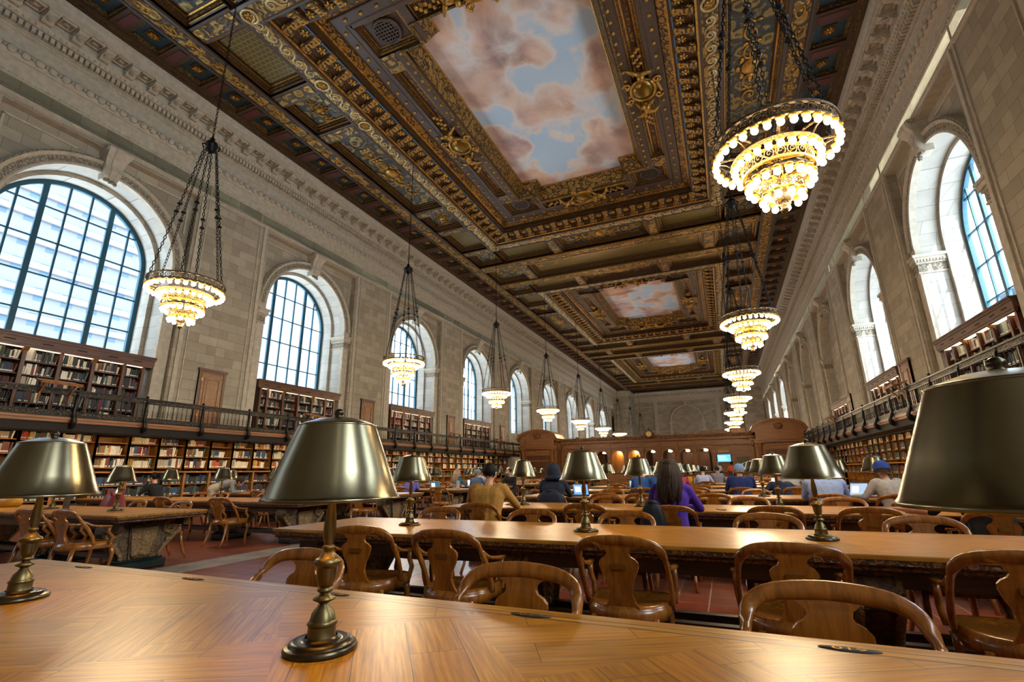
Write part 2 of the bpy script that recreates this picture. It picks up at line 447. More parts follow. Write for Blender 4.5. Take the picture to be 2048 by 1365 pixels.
def cornice_bay():
    """entablature of one bay: p projects into the room (negative u)"""
    b = MB(); H = BAY/2
    prof = [(0,11.62),(-.06,11.66),(-.06,11.74),(0,11.78),(0,12.2),(-.03,12.22),(-.03,12.3),(-.05,12.34),(-.05,12.74),(-.1,12.76),(-.16,12.86),(-.16,12.98),(-.1,13.08),(-.02,13.1),
            (-.02,13.56),(-.06,13.58),(-.06,13.68),(-.12,13.7),(-.12,13.9),(-.3,13.92),(-.36,14.02),(-.38,14.04),(-.38,14.33),(-.9,14.34),(-.92,14.36),(-.92,14.5),(-.95,14.52),(-.98,14.6),(-1.0,14.78),(-1.0,14.86)]
    b.sweepy(prof, -H, H, 0)
    n = 60; st = BAY/n
    for k in range(n):
        y = -H + (k+.5)*st
        b.box(-.27, -.1, y-.046, y+.046, 13.72, 13.89, 0)
        b.ball((-.335, y, 13.98), (.035,.04,.05), 6, 4, 0)
        b.ball((-.05, y, 12.27), (.02,.03,.025), 5, 3, 0)
    for k in range(28):     # guilloche
        y = -H + (k+.5)*BAY/28
        b.ball((-.17, y, 12.92), (.07,.12,.13), 8, 5, 0)
        b.ball((-.2, y+BAY/56, 12.92), (.05,.05,.05), 6, 4, 0)
    for k in range(60):
        y = -H + (k+.5)*BAY/60
        b.box(-.085, -.05, y-.05, y+.05, 13.6, 13.66, 0)
    for k in range(12):     # sunk soffit panels between the modillions
        y = -H + (k+1)*BAY/12
        b.rectring(.2, .18, [(0,14.34),(0,14.28),(.04,14.28),(.05,14.335)], -.64, y)
        b.ball((-.64, y, 14.32), (.09,.09,.04), 8, 5, 0)
        for q in range(4): b.ball((-.64+.08*math.cos(q*PI/2+.78), y+.08*math.sin(q*PI/2+.78), 14.32), (.045,.045,.03), 5, 3, 0)
    return b
def modillion():
    b = MB()
    pts = [(-.4,14.06),(-.5,14.05),(-.55,14.09),(-.62,14.17),(-.72,14.18),(-.82,14.22),(-.86,14.27),(-.86,14.33),(-.38,14.33),(-.38,14.06)]
    b.prism([(p[0], p[1]) for p in pts], 'y', -.13, .13)
    b.box(-.89, -.38, -.16, .16, 14.29, 14.34)
    for sg in (-1, 1):
        b.tube([(-.5,sg*.125,14.12),(-.46,sg*.13,14.16),(-.5,sg*.135,14.19),(-.54,sg*.13,14.15)], .028, 5)
    b.ball((-.62, 0, 14.15), (.2,.1,.05), 8, 5)
    return b
def rosette_mesh(r=.3, h=.08, n=6):
    b = MB()
    for k in range(n):
        a = 2*PI*k/n
        b.ball((0,0,0), (r*.42, r*.25, h*.7), 7, 4, 0, T(r*.52*math.cos(a), r*.52*math.sin(a), 0, 0, 0, a))
        b.ball((0,0,0), (r*.2, r*.1, h*.5), 5, 3, 0, T(r*.9*math.cos(a+PI/n), r*.9*math.sin(a+PI/n), 0, 0, 0, a+PI/n))
    b.ball((0,0,-h*.5), (r*.2, r*.2, h*.7), 7, 4, 0)
    return b
me_open = wall_bay(False).mesh('wall_bay', [M_STONE, M_STONE2, M_STONEW])
me_blind = wall_bay(True).mesh('wall_bay_blind', [M_STONE, M_STONE2, M_STONEW])
me_arv = archivolt().mesh('archivolt', [M_STONE2, M_STONEC])
me_imp = impost().mesh('impost', [M_STONE2, M_STONEC])
me_key = keystone().mesh('keystone', [M_STONE2, M_STONEC])
me_cor = cornice_bay().mesh('cornice', [M_STONE2])
me_mod = modillion().mesh('modillion', [M_STONE2])

def window_mesh():
    b = MB(); r = RB
    n = 28; pr = arch_pts(r, 4.7, n)
    for i in range(len(pr)-1):          # outer frame follows the arch
        pass
    rs = []
    for r_ in (r+.02, r-.13):
        rs.append(arch_pts(r_, 4.7, n))
    for i in range(len(rs[0])-1):
        for u0, u1 in ((1.45, 1.57),):
            a, c, d, e = rs[0][i], rs[0][i+1], rs[1][i+1], rs[1][i]
            b.add([(u0,)+a,(u0,)+c,(u0,)+d,(u0,)+e,(u1,)+a,(u1,)+c,(u1,)+d,(u1,)+e], [(0,1,2,3),(2,6,7,3),(4,7,6,5)], 0)
    xs = [-1.53,-.92,-.305,.305,.92,1.53]
    for k, s in enumerate(xs):
        w = .075 if k in (1, 4) else .028
        zt = SPR + math.sqrt(max(0, (r-.08)**2 - s*s))
        b.box(1.47 if k in (1,4) else 1.49, 1.55, s-w, s+w, 4.7, zt, 0)
    for z in (5.02, 6.15, 7.29, 8.43, 9.52):
        hw = r-.1 if z <= SPR else math.sqrt((r-.1)**2-(z-SPR)**2)
        b.box(1.49, 1.55, -hw, hw, z-.022, z+.022, 0)
    return b
def pane_mesh():
    b = MB(); p = arch_pts(RB-.05, 4.75, 28)
    b.add([(1.52,)+x for x in p], [tuple(range(len(p)))], 0)
    return b
me_win = window_mesh().mesh('window_frame', [M_WIN]); me_pane = pane_mesh().mesh('pane', [M_GLASS])

wno = [0]
def build_side(name, xw, sign, y0, rng, blind):
    root = thing(name, None, None, kind='structure'); root.location = (0, 0, 0)
    mods = []
    for i in rng:
        y = y0 + i*BAY
        M = Matrix.Translation((xw, y, 0)) @ Matrix.Diagonal((-1 if sign < 0 else 1, 1, 1, 1))
        def part(nm, me):
            o = link(nm, me, root); o.matrix_local = M; return o
        part('wall_bay', me_blind if i in blind else me_open)
        part('archivolt', me_arv); part('impost_capital', me_imp); part('keystone', me_key); part('cornice', me_cor)
        for k in range(12):
            mods.append(M @ T(0, -BAY/2 + (k+.5)*BAY/12, 0))
        if i not in blind and i >= 1:
            wno[0] += 1
            w = link('window_%d' % wno[0], me_win); w.matrix_local = M; w['kind'] = 'structure'
            link('pane', me_pane, w)
    scatter('modillion', me_mod, mods, root, 80)
    return root
wall_l = build_side('wall_left', XL, -1, YW0, range(0, 11), (10,))
wall_r = build_side('wall_right', XR, 1, YR0, range(0, 11), (4, 5, 6, 10))

# end wall with its blind arch, corner piers, wall behind the camera, floor
b = MB(); YE = 90.6
b.box(XL-1, XR+1, YE, YE+.5, 0, 16.6)
b.box(XL, XL+3.0, YE-5.0, YE, 0, 14.3); b.box(XR-3.0, XR, YE-5.0, YE, 0, 14.3)
we = b.obj('wall_back', [M_STONE, M_STONE2]); we['kind'] = 'structure'
b = MB()
rs = []
for k in range(25):
    a = PI - PI*k/24
    rs.append([(-5.4+r*math.cos(a), yy, 8.6+1.0+r*math.sin(a)) for r, yy in ((2.55,YE),(2.55,YE-.12),(2.9,YE-.15),(2.9,YE))])
b.rings(rs, closed=False)
for sg in (-1, 1): b.box(-5.4+sg*2.72-.2, -5.4+sg*2.72+.2, YE-.14, YE, 2, 9.6); b.box(-5.4+sg*2.72-.3, -5.4+sg*2.72+.3, YE-.2, YE, 9.1, 9.4)
b.box(-5.6, -5.2, YE-.3, YE, 12.0, 12.9)
for sg in (-1, 1): b.box(XC+sg*5.2-.35, XC+sg*5.2+.35, YE-.14, YE, 2, 13.2)
b.box(XL, XR, YE-.1, YE, 12.2, 12.4)
b.obj('blind_arch', [M_STONE2], we)
b = MB()
prof = [(0,13.1),(.1,13.2),(.1,13.6),(.35,13.9),(.38,14.3),(.9,14.33),(.95,14.5),(1.0,14.85)]
for i in range(len(prof)-1):
    (p0,z0),(p1,z1) = prof[i], prof[i+1]
    b.add([(XL+3,YE-p0,z0),(XR-3,YE-p0,z0),(XR-3,YE-p1,z1),(XL+3,YE-p1,z1)], [(0,1,2,3)])
for k in range(24): b.box(XL+3.3+k*.73, XL+3.58+k*.73, YE-.85, YE-.3, 14.05, 14.33)
for x0, x1 in ((XL-.2, XL+3.15), (XR-3.15, XR+.2)): b.box(x0, x1, YE-5.2, YE, 13.9, 14.85)
b.obj('cornice', [M_STONE2], we)
b = MB(); b.box(XL-1, XR+1, -6.3, -5.8, 0, 16.6)
wf = b.obj('wall_front', [M_STONE]); wf['kind'] = 'structure'
b = MB(); b.add([(XL-.2,-6,0),(XR+.2,-6,0),(XR+.2,YE,0),(XL-.2,YE,0)], [(0,1,2,3)])
fl = b.obj('floor', [M_TILE]); fl['kind'] = 'structure'
for x0, x1 in ((-7.45, -6.85), (-4.2, -3.75)):
    b = MB(); b.box(x0, x1, -6, 45, -.02, .003); b.obj('marble_strip', [M_MARBLE], fl)
# ================================================================ ceiling
ceil = thing('ceiling', None, None, kind='structure')
YM0, LM = 16.3, 3*BAY          # first mural centre, module length
HW = 10.9                      # half width at the wall cornice
Z0, Z1 = 14.8, 15.14
# top plane (dark boards) with holes for the three vaulted centre pieces
def plane_with_holes():
    b = MB(); ys = [-6.0]
    for k in range(3): ys += [YM0+k*LM-8.2, YM0+k*LM+8.2]
    ys.append(90.7); x0, x1 = XC-HW-.3, XC+HW+.3
    for i in range(len(ys)-1):
        hole = i % 2 == 1
        segs = [(x0, XC-5.9), (XC+5.9, x1)] if hole else [(x0, x1)]
        for a, c in segs: b.add([(a,ys[i],Z1+.05),(a,ys[i+1],Z1+.05),(c,ys[i+1],Z1+.05),(c,ys[i],Z1+.05)], [(0,1,2,3)])
    return b
plane_with_holes().obj('ceiling_boards', [M_WOODD], ceil)
rf_ = MB(); rf_.box(XL-1.2, XR+1.2, -6.6, 91.2, 16.5, 16.6); rf_.obj('upper_boards', [M_WOODD], ceil)
ros_c, ros_b = [], []
me_ros = rosette_mesh(.17, .07, 6).mesh('rosette', [M_GOLD])
me_ros2 = rosette_mesh(.17, .07, 5).mesh('rosette_small', [M_GOLD])
def gbox(b, *a): b.box(*a)
# ---- long bands along both walls
for sg in (-1, 1):
    def X(o): return XC + sg*o
    def bx(b, o0, o1, y0, y1, z0, z1, mi=0): b.box(min(X(o0),X(o1)), max(X(o0),X(o1)), y0, y1, z0, z1, mi)
    b = MB()
    bx(b, HW+.25, HW-.12, -6, 90.7, 14.78, 15.2, 0); bx(b, HW-.12, HW-.2, -6, 90.7, 14.82, 15.2, 1); bx(b, HW-.2, HW-.32, -6, 90.7, 14.8, 15.2, 0)
    bx(b, 9.5, 9.38, -6, 90.7, 14.78, 15.3, 0)
    b.obj('cornice_moulding', [M_WOODD, M_BEAD], ceil)
    b = MB()    # coffer row: blue panels between dark ribs with red insets
    bx(b, 10.6, 9.5, -6, 90.7, 15.02, 15.06, 2)
    n = int(96/1.456)
    for k in range(n):
        y = -5.5 + k*1.456
        bx(b, 10.58, 9.5, y-.26, y+.26, 14.82, 15.05, 0)
        bx(b, 10.4, 9.62, y-.12, y+.12, 14.8, 14.83, 1)
        bx(b, 10.58, 10.5, y+.26, y+1.196, 14.9, 15.05, 3); bx(b, 9.58, 9.5, y+.26, y+1.196, 14.9, 15.05, 3)
        bx(b, 10.46, 9.62, y+.26, y+.32, 14.9, 15.05, 3); bx(b, 10.46, 9.62, y+1.14, y+1.196, 14.9, 15.05, 3)
        bx(b, 10.24, 9.84, y+.53, y+.93, 14.99, 15.03, 0)
        ros_c.append(T(X(10.04), y+.728, 14.97, PI))
    b.obj('coffer_row', [M_WOODX, M_ROSE, M_BLUE, M_BEAD], ceil)
    b = MB()    # rinceau beam
    bx(b, 9.4, 8.72, -6, 90.7, 14.74, 15.4, 0)
    bx(b, 9.42, 9.34, -6, 90.7, 14.71, 14.78, 2); bx(b, 8.78, 8.68, -6, 90.7, 14.71, 14.78, 2)
    bx(b, 9.3, 8.82, -6, 90.7, 14.725, 14.745, 1)
    b.obj('rinceau_beam', [M_WOODD, M_RINC, M_LILAC], ceil)
    # scrolled leaf tendrils standing proud of the beam
    g = MB()
    for k in range(70):
        y = 1.0 + k*.82; d = 1 if k % 2 else -1
        pts = [(X(9.06+d*.02) + .16*d*math.cos(t)*(1-t/8.5), y + .34*math.sin(t)*(1-t/8.5), 14.715) for t in [x*.5 for x in range(14)]]
        g.tube(pts, [.035-.0015*i for i in range(14)], 5)
        g.ball((X(9.06)+.02*d, y, 14.71), (.07,.07,.04), 6, 4)
        for q in (-1, 1): g.ball((X(9.06)-d*.14, y+q*.2, 14.72), (.06,.11,.03), 6, 4)
    g.obj('rinceau_scroll', [M_GOLD], ceil)

# ---- one module: ring of scrolls and brackets round a mural
def vitruvian(length, amp=.2, step=.56):
    """running wave scroll along +x, flat on z"""
    g = MB(); n = max(1, round(length/step)); st = length/n
    for k in range(n):
        x0 = -length/2 + k*st
        sp = [(x0+st*.62 + amp*.62*math.cos(t)*(1-t/11), amp*.62*math.sin(t)*(1-t/11)+.02, 0) for t in [2.6+x*-.62 for x in range(0)]]
        cx, cy = x0+st*.55, 0.0
        spir = [(cx + amp*.8*math.exp(-.13*t)*math.cos(2.2-t), cy + amp*.8*math.exp(-.13*t)*math.sin(2.2-t), 0) for t in [x*.6 for x in range(15)]]
        tail = [(x0-st*.3, -amp*.85, 0), (x0-st*.02, -amp*.7, 0), (x0+st*.14, -amp*.2, 0), (x0+st*.2, amp*.35, 0)]
        pts = tail + spir
        g.tube(pts, [.028+.02*math.sin(PI*min(1, i/9)) for i in range(len(pts))], 5, 0, flat=.6)
        for q in range(3): g.ball((x0+st*(.75+.12*q), amp*(.55-.3*q)+.1, 0), (.05,.03,.02), 5, 3, 0, None)
    return g
def panel(b, x0, x1, y0, y1, za, zb, mface, steps=(0, 1, 0), face=True):
    """frame that steps up from za to zb; face at zb"""
    cx, cy, hx, hy = (x0+x1)/2, (y0+y1)/2, (x1-x0)/2, (y1-y0)/2
    h = zb - za
    prof = [(0,za),(0,za+.3*h),(.05,za+.34*h),(.08,za+.34*h),(.08,za+.6*h),(.15,za+.62*h),(.15,za+.9*h),(.2,za+.92*h),(.2,zb),(.27,zb)]
    b.rectring(hx, hy, prof, cx, cy, [0,0,2,0,3,0,2,0,0])
    if face: b.add([(x0+.26,y0+.26,zb),(x0+.26,y1-.26,zb),(x1-.26,y1-.26,zb),(x1-.26,y0+.26,zb)], [(0,1,2,3)], mface)
PM = [M_WOODD, M_DIA, M_GOLD, M_BEAD, M_GRN, M_RED, M_LILAC, M_RINC, M_GOLDD, M_SKYB, M_ROSE]
HXW, HYW = 6.78, 9.07
def module_frame():
    b = MB()
    # wave band, rise to the bracket soffit, leaf moulding, boss band
    b.rectring(HXW, HYW, [(-.06,15.4),(-.06,14.78),(.03,14.76),(.06,14.8),(.56,14.8),(.59,14.76),(.66,14.78),(.66,14.86),(.72,14.9),(.72,14.98),(.78,14.98),(.8,15.02),
                          (1.5,15.2),(1.5,15.42),(1.56,15.44),(1.82,15.54),(1.86,15.5),(1.9,15.52),(2.22,15.52),(2.26,15.5),(2.3,15.52)], 0, 0,
               [0,6,6,7,6,6,0,2,0,3,0,0,0,2,8,0,0,6,0,0])
    # long side panels between wave band and wall beam with cross bands
    for sg in (-1, 1):
        xa, xb = sorted((sg*6.84, sg*8.72))
        cuts = [-13.1, -11.35, -8.9, -5.78, -3.46, 3.46, 5.78, 8.9, 11.35, 13.1]
        for y in (-8.9, -5.78, -3.46, 3.46, 5.78, 8.9): b.box(xa, xb, y-.3, y+.3, 14.82, 15.4, 6 if 0 else 0); b.box(xa+.1, xb-.1, y-.2, y+.2, 14.8, 14.83, 7)
        for (ya, yb, mf) in ((-11.1,-9.2,4),(-8.6,-6.08,1),(-5.48,-3.76,4),(-3.16,3.16,4),(3.76,5.48,4),(6.08,8.6,1),(9.2,11.1,4)):
            panel(b, xa, xb, ya, yb, 14.85, Z1, mf)
    # end panels
    for sg in (-1, 1):
        ya, yb = sorted((sg*9.13, sg*11.1))
        for x in (-3.0, 3.0): b.box(x-.3, x+.3, ya, yb, 14.82, 15.4, 0); b.box(x-.2, x+.2, ya+.1, yb-.1, 14.8, 14.83, 7)
        for xa, xb, mf in ((-6.7,-3.3,1),(-2.7,2.7,4),(3.3,6.7,1)): panel(b, xa, xb, ya, yb, 14.85, Z1, mf)
        # deep dark cross beam and the strip that parts two modules
        y0, y1 = sorted((sg*11.1, sg*11.75)); b.box(-8.72, 8.72, y0, y1, 14.72, 15.4, 0); b.box(-8.6, 8.6, y0+.14, y1-.14, 14.70, 14.73, 7)
        b.box(-8.6, 8.6, y0-.02, y0+.05, 14.69, 14.78, 2); b.box(-8.6, 8.6, y1-.05, y1+.02, 14.69, 14.78, 2)
    # inner floor of the vault between boss band and mural frame
    zz = 15.52
    for x0, x1, y0, y1 in ((-4.5,-4.35,-6.8,6.8),(4.35,4.5,-6.8,6.8),(-3.72,-3.3,-5.3,5.3),(3.3,3.72,-5.3,5.3),(-4.4,4.4,-6.8,-6.66),(-4.4,4.4,6.66,6.8)):
        b.box(x0, x1, y0, y1, zz-.02, zz+.06, 6)
    for sx in (-1, 1):
        xa, xb = sorted((sx*3.72, sx*4.37)); panel(b, xa-.0, xb, -4.55, 4.55, zz, zz+.22, 5)
        for sy in (-1, 1):
            ya, yb = sorted((sy*4.62, sy*6.68)); xa, xb = sorted((sx*2.6, sx*4.37))
            ya2, yb2 = sorted((sy*5.32, sy*6.68)); panel(b, xa, xb, ya2, yb2, zz, zz+.22, 6)
            ya3, yb3 = sorted((sy*4.55, sy*5.32)); b.box(min(sx*3.3,sx*4.37), max(sx*3.3,sx*4.37), ya3, yb3, zz-.01, zz+.06, 7)
            b.box(min(sx*2.3,sx*2.62), max(sx*2.3,sx*2.62), ya2, yb2, zz-.01, zz+.06, 6)
    for sy in (-1, 1):
        ya, yb = sorted((sy*5.95, sy*6.66)); panel(b, -2.3, 2.3, ya, yb, zz, zz+.2, 7)
    # gilt frame of the mural: cross shaped ring
    def poly(g, z): 
        X1, X2, Y1, Y2 = 2.97+g, 2.15+g, 4.85+g, 5.6+g
        return [(-X1,-Y1,z),(-X2,-Y1,z),(-X2,-Y2,z),(X2,-Y2,z),(X2,-Y1,z),(X1,-Y1,z),(X1,Y1,z),(X2,Y1,z),(X2,Y2,z),(-X2,Y2,z),(-X2,Y1,z),(-X1,Y1,z)]
    pr = [(.46,15.52,0),(.46,15.46,3),(.38,15.46,2),(.36,15.55,0),(.3,15.58,8),(.04,16.2,2),(0,16.22,0),(0,16.35,0)]
    for (g0,z0,m),(g1,z1,_) in zip(pr, pr[1:]): b.rings([poly(g0,z0), poly(g1,z1)], False, False, m, False)
    return b, poly
mb, cross = module_frame()
me_module = mb.mesh('coffer_frame', PM)
me_mural = MB().add(cross(.05, 0), [tuple(range(12))]).mesh('mural', [M_MURAL])
def console():
    b = MB()    # bracket under the soffit, pointing inwards along +x
    b.prism([(0,14.9),(.12,14.86),(.2,14.92),(.3,14.96),(.45,15.02),(.6,15.06),(.66,15.12),(.66,15.3),(0,15.2)], 'y', -.16, .16, 0)
    b.prism([(-.01,14.92),(.1,14.84),(.22,14.9),(.32,14.93),(.47,14.99),(.62,15.03),(.68,15.1),(.6,15.12),(.3,15.02),(.1,14.95)], 'y', -.12, .12, 2)
    for q in range(5): b.ball((.08+.13*q, 0, 14.87+.045*q), (.05,.15-.012*(q % 2),.03), 6, 4, 1)
    for q in (-1, 1): b.ball((.6,q*.09,15.06), (.06,.06,.06), 6, 4, 1)
    for q in (-1, 1): b.tube([(.05,q*.165,14.95),(.12,q*.17,14.88),(.2,q*.17,14.95),(.13,q*.17,15.0)], .03, 5, 1)
    return b
me_con = console().mesh('console', [M_WOODD, M_GOLD, M_GOLDD])
def cartouche(k=1.0):
    b = MB()    # shield with scrolls, swags and two reclining putti; faces down (-z)
    b.ball((0,0,0), (.42,.5,.16), 16, 8, 1)
    b.tube([(.46*math.cos(2*PI*i/24), .56*math.sin(2*PI*i/24), -.02) for i in range(24)], .06, 6, 0, closed=True)
    for sx in (-1, 1):
        for sy in (-1, 1):
            b.tube([(sx*(.45+.16*math.cos(t)*(1-t/9)+.1), sy*(.4+.16*math.sin(t)*(1-t/9)), -.04) for t in [x*.55 for x in range(14)]], .05, 5, 0)
    for sy in (-1, 1):      # putto: torso, head, arms, legs
        b.tube([(0,sy*.62,-.06),(0.02,sy*.8,-.16),(.02,sy*1.0,-.2)], [.13,.15,.12], 8, 0); b.ball((-.1,sy*.62,-.28), .11, 8, 6, 0)
        b.tube([(.05,sy*1.0,-.18),(.3,sy*1.06,-.22),(.5,sy*.95,-.12)], [.1,.075,.045], 6, 0)
        b.tube([(-.02,sy*1.02,-.18),(-.25,sy*1.2,-.2),(-.45,sy*1.3,-.1)], [.1,.075,.045], 6, 0)
        b.tube([(.0,sy*.7,-.2),(.2,sy*.6,-.22),(.34,sy*.5,-.14)], [.06,.05,.035], 6, 0)
        b.tube([(-.05,sy*.72,-.2),(-.25,sy*.66,-.2),(-.36,sy*.5,-.1)], [.06,.05,.035], 6, 0)
        for q in range(8): b.ball((.12*math.sin(q*2.1), sy*(1.25+.11*q), -.03), (.09,.08,.05), 6, 4, 0)
    for q in range(7): b.ball((.55+.02*q, (q-3)*.09, -.02), (.07,.06,.05), 6, 4, 0)
    return b
me_cart = cartouche().mesh('cartouche', [M_GOLD, plain('dull gilt shield', '7d6524', .3, .8)])
def grille():
    b = MB(); b.lathe([(.5,.02),(.48,-.04),(.42,-.04),(.41,.02)], 28, mi=1); b.add([(.43*math.cos(2*PI*i/20), .43*math.sin(2*PI*i/20), .03) for i in range(20)], [tuple(range(20))], 0)
    for k in range(-3, 4):
        h = math.sqrt(.43**2-(k*.115)**2); b.box(k*.115-.018, k*.115+.018, -h, h, -.02, .01, 2); b.box(-h, h, k*.115-.018, k*.115+.018, -.03, 0, 2)
    return b
me_gri = grille().mesh('grille', [plain('black opening', '070606', .8), M_LILAC, M_LILAC])
def roundel():
    b = MB(); b.lathe([(.27,0),(.27,-.03),(.22,-.04),(.2,-.02),(.2,0)], 24, mi=0)
    r = rosette_mesh(.17, .05, 6); b.add(r.v, r.f, 1, True); return b
me_rnd = roundel().mesh('roundel', [M_GOLDP, M_GOLD])
me_boss = MB().ball((0,0,0), (.07,.07,.05), 8, 5, 0).mesh('boss', [M_GOLD])
me_wave = {L: vitruvian(L).mesh('wave_scroll', [M_GOLDP]) for L in (6.2, 1.65, 2.6, 5.3)}
for k in (0, 1, 2):
    ym = YM0 + k*LM
    c = link('coffer_frame', me_module, ceil, (XC, ym, 0))
    m = link('mural', me_mural, ceil, (XC, ym, 16.24)); m['label'] = 'painted sky with pink and grey clouds'
for k in (-1, 3):
    ym = YM0 + k*LM
    b = MB()
    for sg in ((1,) if k < 0 else (-1,)):
        y0, y1 = sorted((sg*11.1, sg*11.75)); b.box(-8.72, 8.72, y0, y1, 14.72, 15.4, 0); b.box(-8.6, 8.6, y0+.14, y1-.14, 14.70, 14.73, 1)
        for xa, xb in ((-8.6,-3.3),(-2.7,2.7),(3.3,8.6)): panel(b, xa, xb, *sorted((sg*11.0, sg*8.0)), 14.85, Z1, 1)
    b.obj('cross_beam', [M_WOODD, M_RINC, M_GOLD, M_BEAD], ceil, (XC, ym, 0))
waves, cons, carts, gris, rnds, bosses = [], [], [], [], [], []
for k in (0, 1, 2):
    ym = YM0 + k*LM; near = k == 0
    O = T(XC, ym, 0)
    for sg in (-1, 1):
        xo = sg*(HXW-.31)
        for L, yc in ((6.2,0),(1.65,4.62),(1.65,-4.62),(2.6,7.4),(2.6,-7.4)):
            waves.append((L, O @ T(xo, yc, 14.79, 0, 0, PI/2 if sg < 0 else -PI/2)))
        for y in (-5.78,-3.46,3.46,5.78,-8.76,8.76): rnds.append(O @ T(xo, y, 14.79))
        for L, xc in ((5.3,0),(2.6,4.5),(2.6,-4.5)): waves.append((L, O @ T(xc, sg*(HYW-.31), 14.79, 0, 0, PI if sg < 0 else 0)))
        for x in (-3.0,3.0): rnds.append(O @ T(x, sg*(HYW-.31), 14.79))
        ny = 22
        for j in range(ny):
            y = -7.85 + j*15.7/(ny-1)
            cons.append(O @ T(sg*6.05, y, 0, 0, 0, PI if sg > 0 else 0))
            if j < ny-1: ros_b.append(O @ T(sg*5.6, y+.374, 15.05, PI))
        nx = 15
        for j in range(nx):
            x = -5.3 + j*10.6/(nx-1)
            cons.append(O @ T(x, sg*8.34, 0, 0, 0, -PI/2 if sg > 0 else PI/2))
            if j < nx-1: ros_b.append(O @ T(x+.378, sg*7.9, 15.05, PI))
        for j in range(24): bosses.append(O @ T(sg*4.72, -6.6+j*.574, 15.5)); bosses.append(O @ T(sg*3.5, -5.2+j*.45, 15.5))
        for j in range(15): bosses.append(O @ T(-4.4+j*.63, sg*7.0, 15.5))
        carts.append(O @ T(sg*4.05, 0, 15.5, 0, 0, 0 if sg > 0 else PI)); carts.append(O @ T(0, sg*6.35, 15.5, 0, 0, PI/2 if sg > 0 else -PI/2))
        for sy in (-1, 1): gris.append(O @ T(sg*3.5, sy*6.0, 15.66))
blue = MB()
for M in ros_b:
    p = M.translation; blue.box(p.x-.24, p.x+.24, p.y-.24, p.y+.24, p.z+.03, p.z+.05, 1); q_ = .24 if p.x < XC else -.24
    blue.box(min(p.x+q_,p.x+q_*.84), max(p.x+q_,p.x+q_*.84), p.y-.24, p.y+.24, p.z+.005, p.z+.04, 0)
blue.obj('soffit_panel', [M_SKYB, M_WOODD], ceil)
scatter('bracket', me_con, cons, ceil, 90)
scatter('rosette', me_ros, ros_c, ceil, 45); scatter('rosette_small', me_ros2, ros_b, ceil, 45)
scatter('boss', me_boss, bosses, ceil, 90)
for M in carts: o = link('gilded_cartouche', me_cart, ceil); o.matrix_local = M
for M in gris: o = link('round_grille', me_gri, ceil); o.matrix_local = M
for M in rnds: o = link('roundel', me_rnd, ceil); o.matrix_local = M
for L, M in waves: o = link('wave_scroll', me_wave[L], ceil); o.matrix_local = M
# strips that part the modules: gilt diaper panel with a cartouche at either end
b = MB(); small = []
for k in range(-1, 3):
    yb = YM0 + (k+.5)*LM
    for xa, xb, mf in ((-8.6,-6.3,4),(-5.6,5.6,1),(6.3,8.6,4)):
        panel(b, XC+xa, XC+xb, yb-1.2, yb+1.2, 14.85, Z1, mf)
    for xa, xb in ((-6.3,-5.6),(5.6,6.3)): b.box(XC+xa, XC+xb, yb-1.3, yb+1.3, 14.82, 15.4, 0); b.box(XC+xa+.1, XC+xb-.1, yb-1.2, yb+1.2, 14.8, 14.83, 7)
    for x in (-4.4, 4.4, -7.45, 7.45): small.append(T(XC+x, yb, 15.28, 0, 0, PI/2, .62))
b.obj('parting_panel', PM, ceil)
for M in small: o = link('gilded_shield', me_cart, ceil); o.matrix_local = M
# ornaments in the long side panels
orn = MB()
for t in range(5):
    a = t*2*PI/5
for s in (-1, 1):
    for q in (.5, 1.15):
        orn.tube([(s*(q + .3*math.cos(t)*(1-t/9)), .3*math.sin(t)*(1-t/9), 0) for t in [x*.55 for x in range(14)]], [.045-.002*i for i in range(14)], 5)
        orn.ball((s*q, 0, 0), (.08,.08,.05), 6, 4)
        for r in range(3): orn.ball((s*(q+.33), (r-1)*.2, 0), (.06,.11,.03), 6, 4)
orn.ball((0,0,0), (.28,.34,.1), 10, 6); 
for r in range(8): orn.ball((.42*math.cos(r*PI/4), .42*math.sin(r*PI/4), 0), (.12,.09,.04), 6, 4)
me_orn = orn.mesh('arabesque', [M_GOLD])
for k in (0, 1, 2):
    for sg in (-1, 1):
        for y in (0, -4.62, 4.62): 
            o = link('arabesque', me_orn, ceil); o.matrix_local = T(XC+sg*7.78, YM0+k*LM+y, Z1-.02, 0, 0, PI/2, (1.3,1.0,1) if y == 0 else (.42,.8,1))
        o = link('arabesque', me_orn, ceil); o.matrix_local = T(XC, YM0+k*LM+sg*10.1, Z1-.02, 0, 0, 0, (1.3,1,1))
        for sx in (-1, 1):
            o = link('gilded_shield', me_cart, ceil); o.matrix_local = T(XC+sx*7.6, YM0+k*LM+sg*9.9, 15.3, 0, 0, PI/4*sx, .62)
# ================================================================ galleries, bookcases, books
M_OAK = wood('honey oak', '6e4114', 'b98034', .42, 2, .6)
M_OAKH = wood('honey oak along', '6e4114', 'b98034', .42, 1, .6)
M_BRN = wood('brown oak', '3b2013', '6b4028', .42, 2, .6)
M_BRNH = wood('brown oak along', '3b2013', '6b4028', .4, 1, .6)
M_BRNX = wood('brown oak across', '5c3517', '996634', .42, 0, .6)
M_CARV = relief('carved oak', '4a2c14', '8f6034', 11, .5, 0, .45, bstr=.8, bdist=.02)
M_IRON = plain('dark gallery iron', '1c1a18', .42, .6)
M_IRONF = relief('pierced iron frieze', '0d0c0b', '6a5f50', 16, .45, .5, .5)
M_LAMP = emit('warm strip lamp', 'ffd9a0', 14.0); M_LAMP2 = emit('cream strip lamp', 'ffe6bd', 1.2)
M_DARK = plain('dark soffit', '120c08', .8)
M_BRASS = plain('brass', 'a57c34', .3, .9)
def side_tf(side, y):        # local u points out of the room
    return Matrix.Translation((XL if side == 'left' else XR, y, 0)) @ Matrix.Diagonal((-1 if side == 'left' else 1, 1, 1, 1))
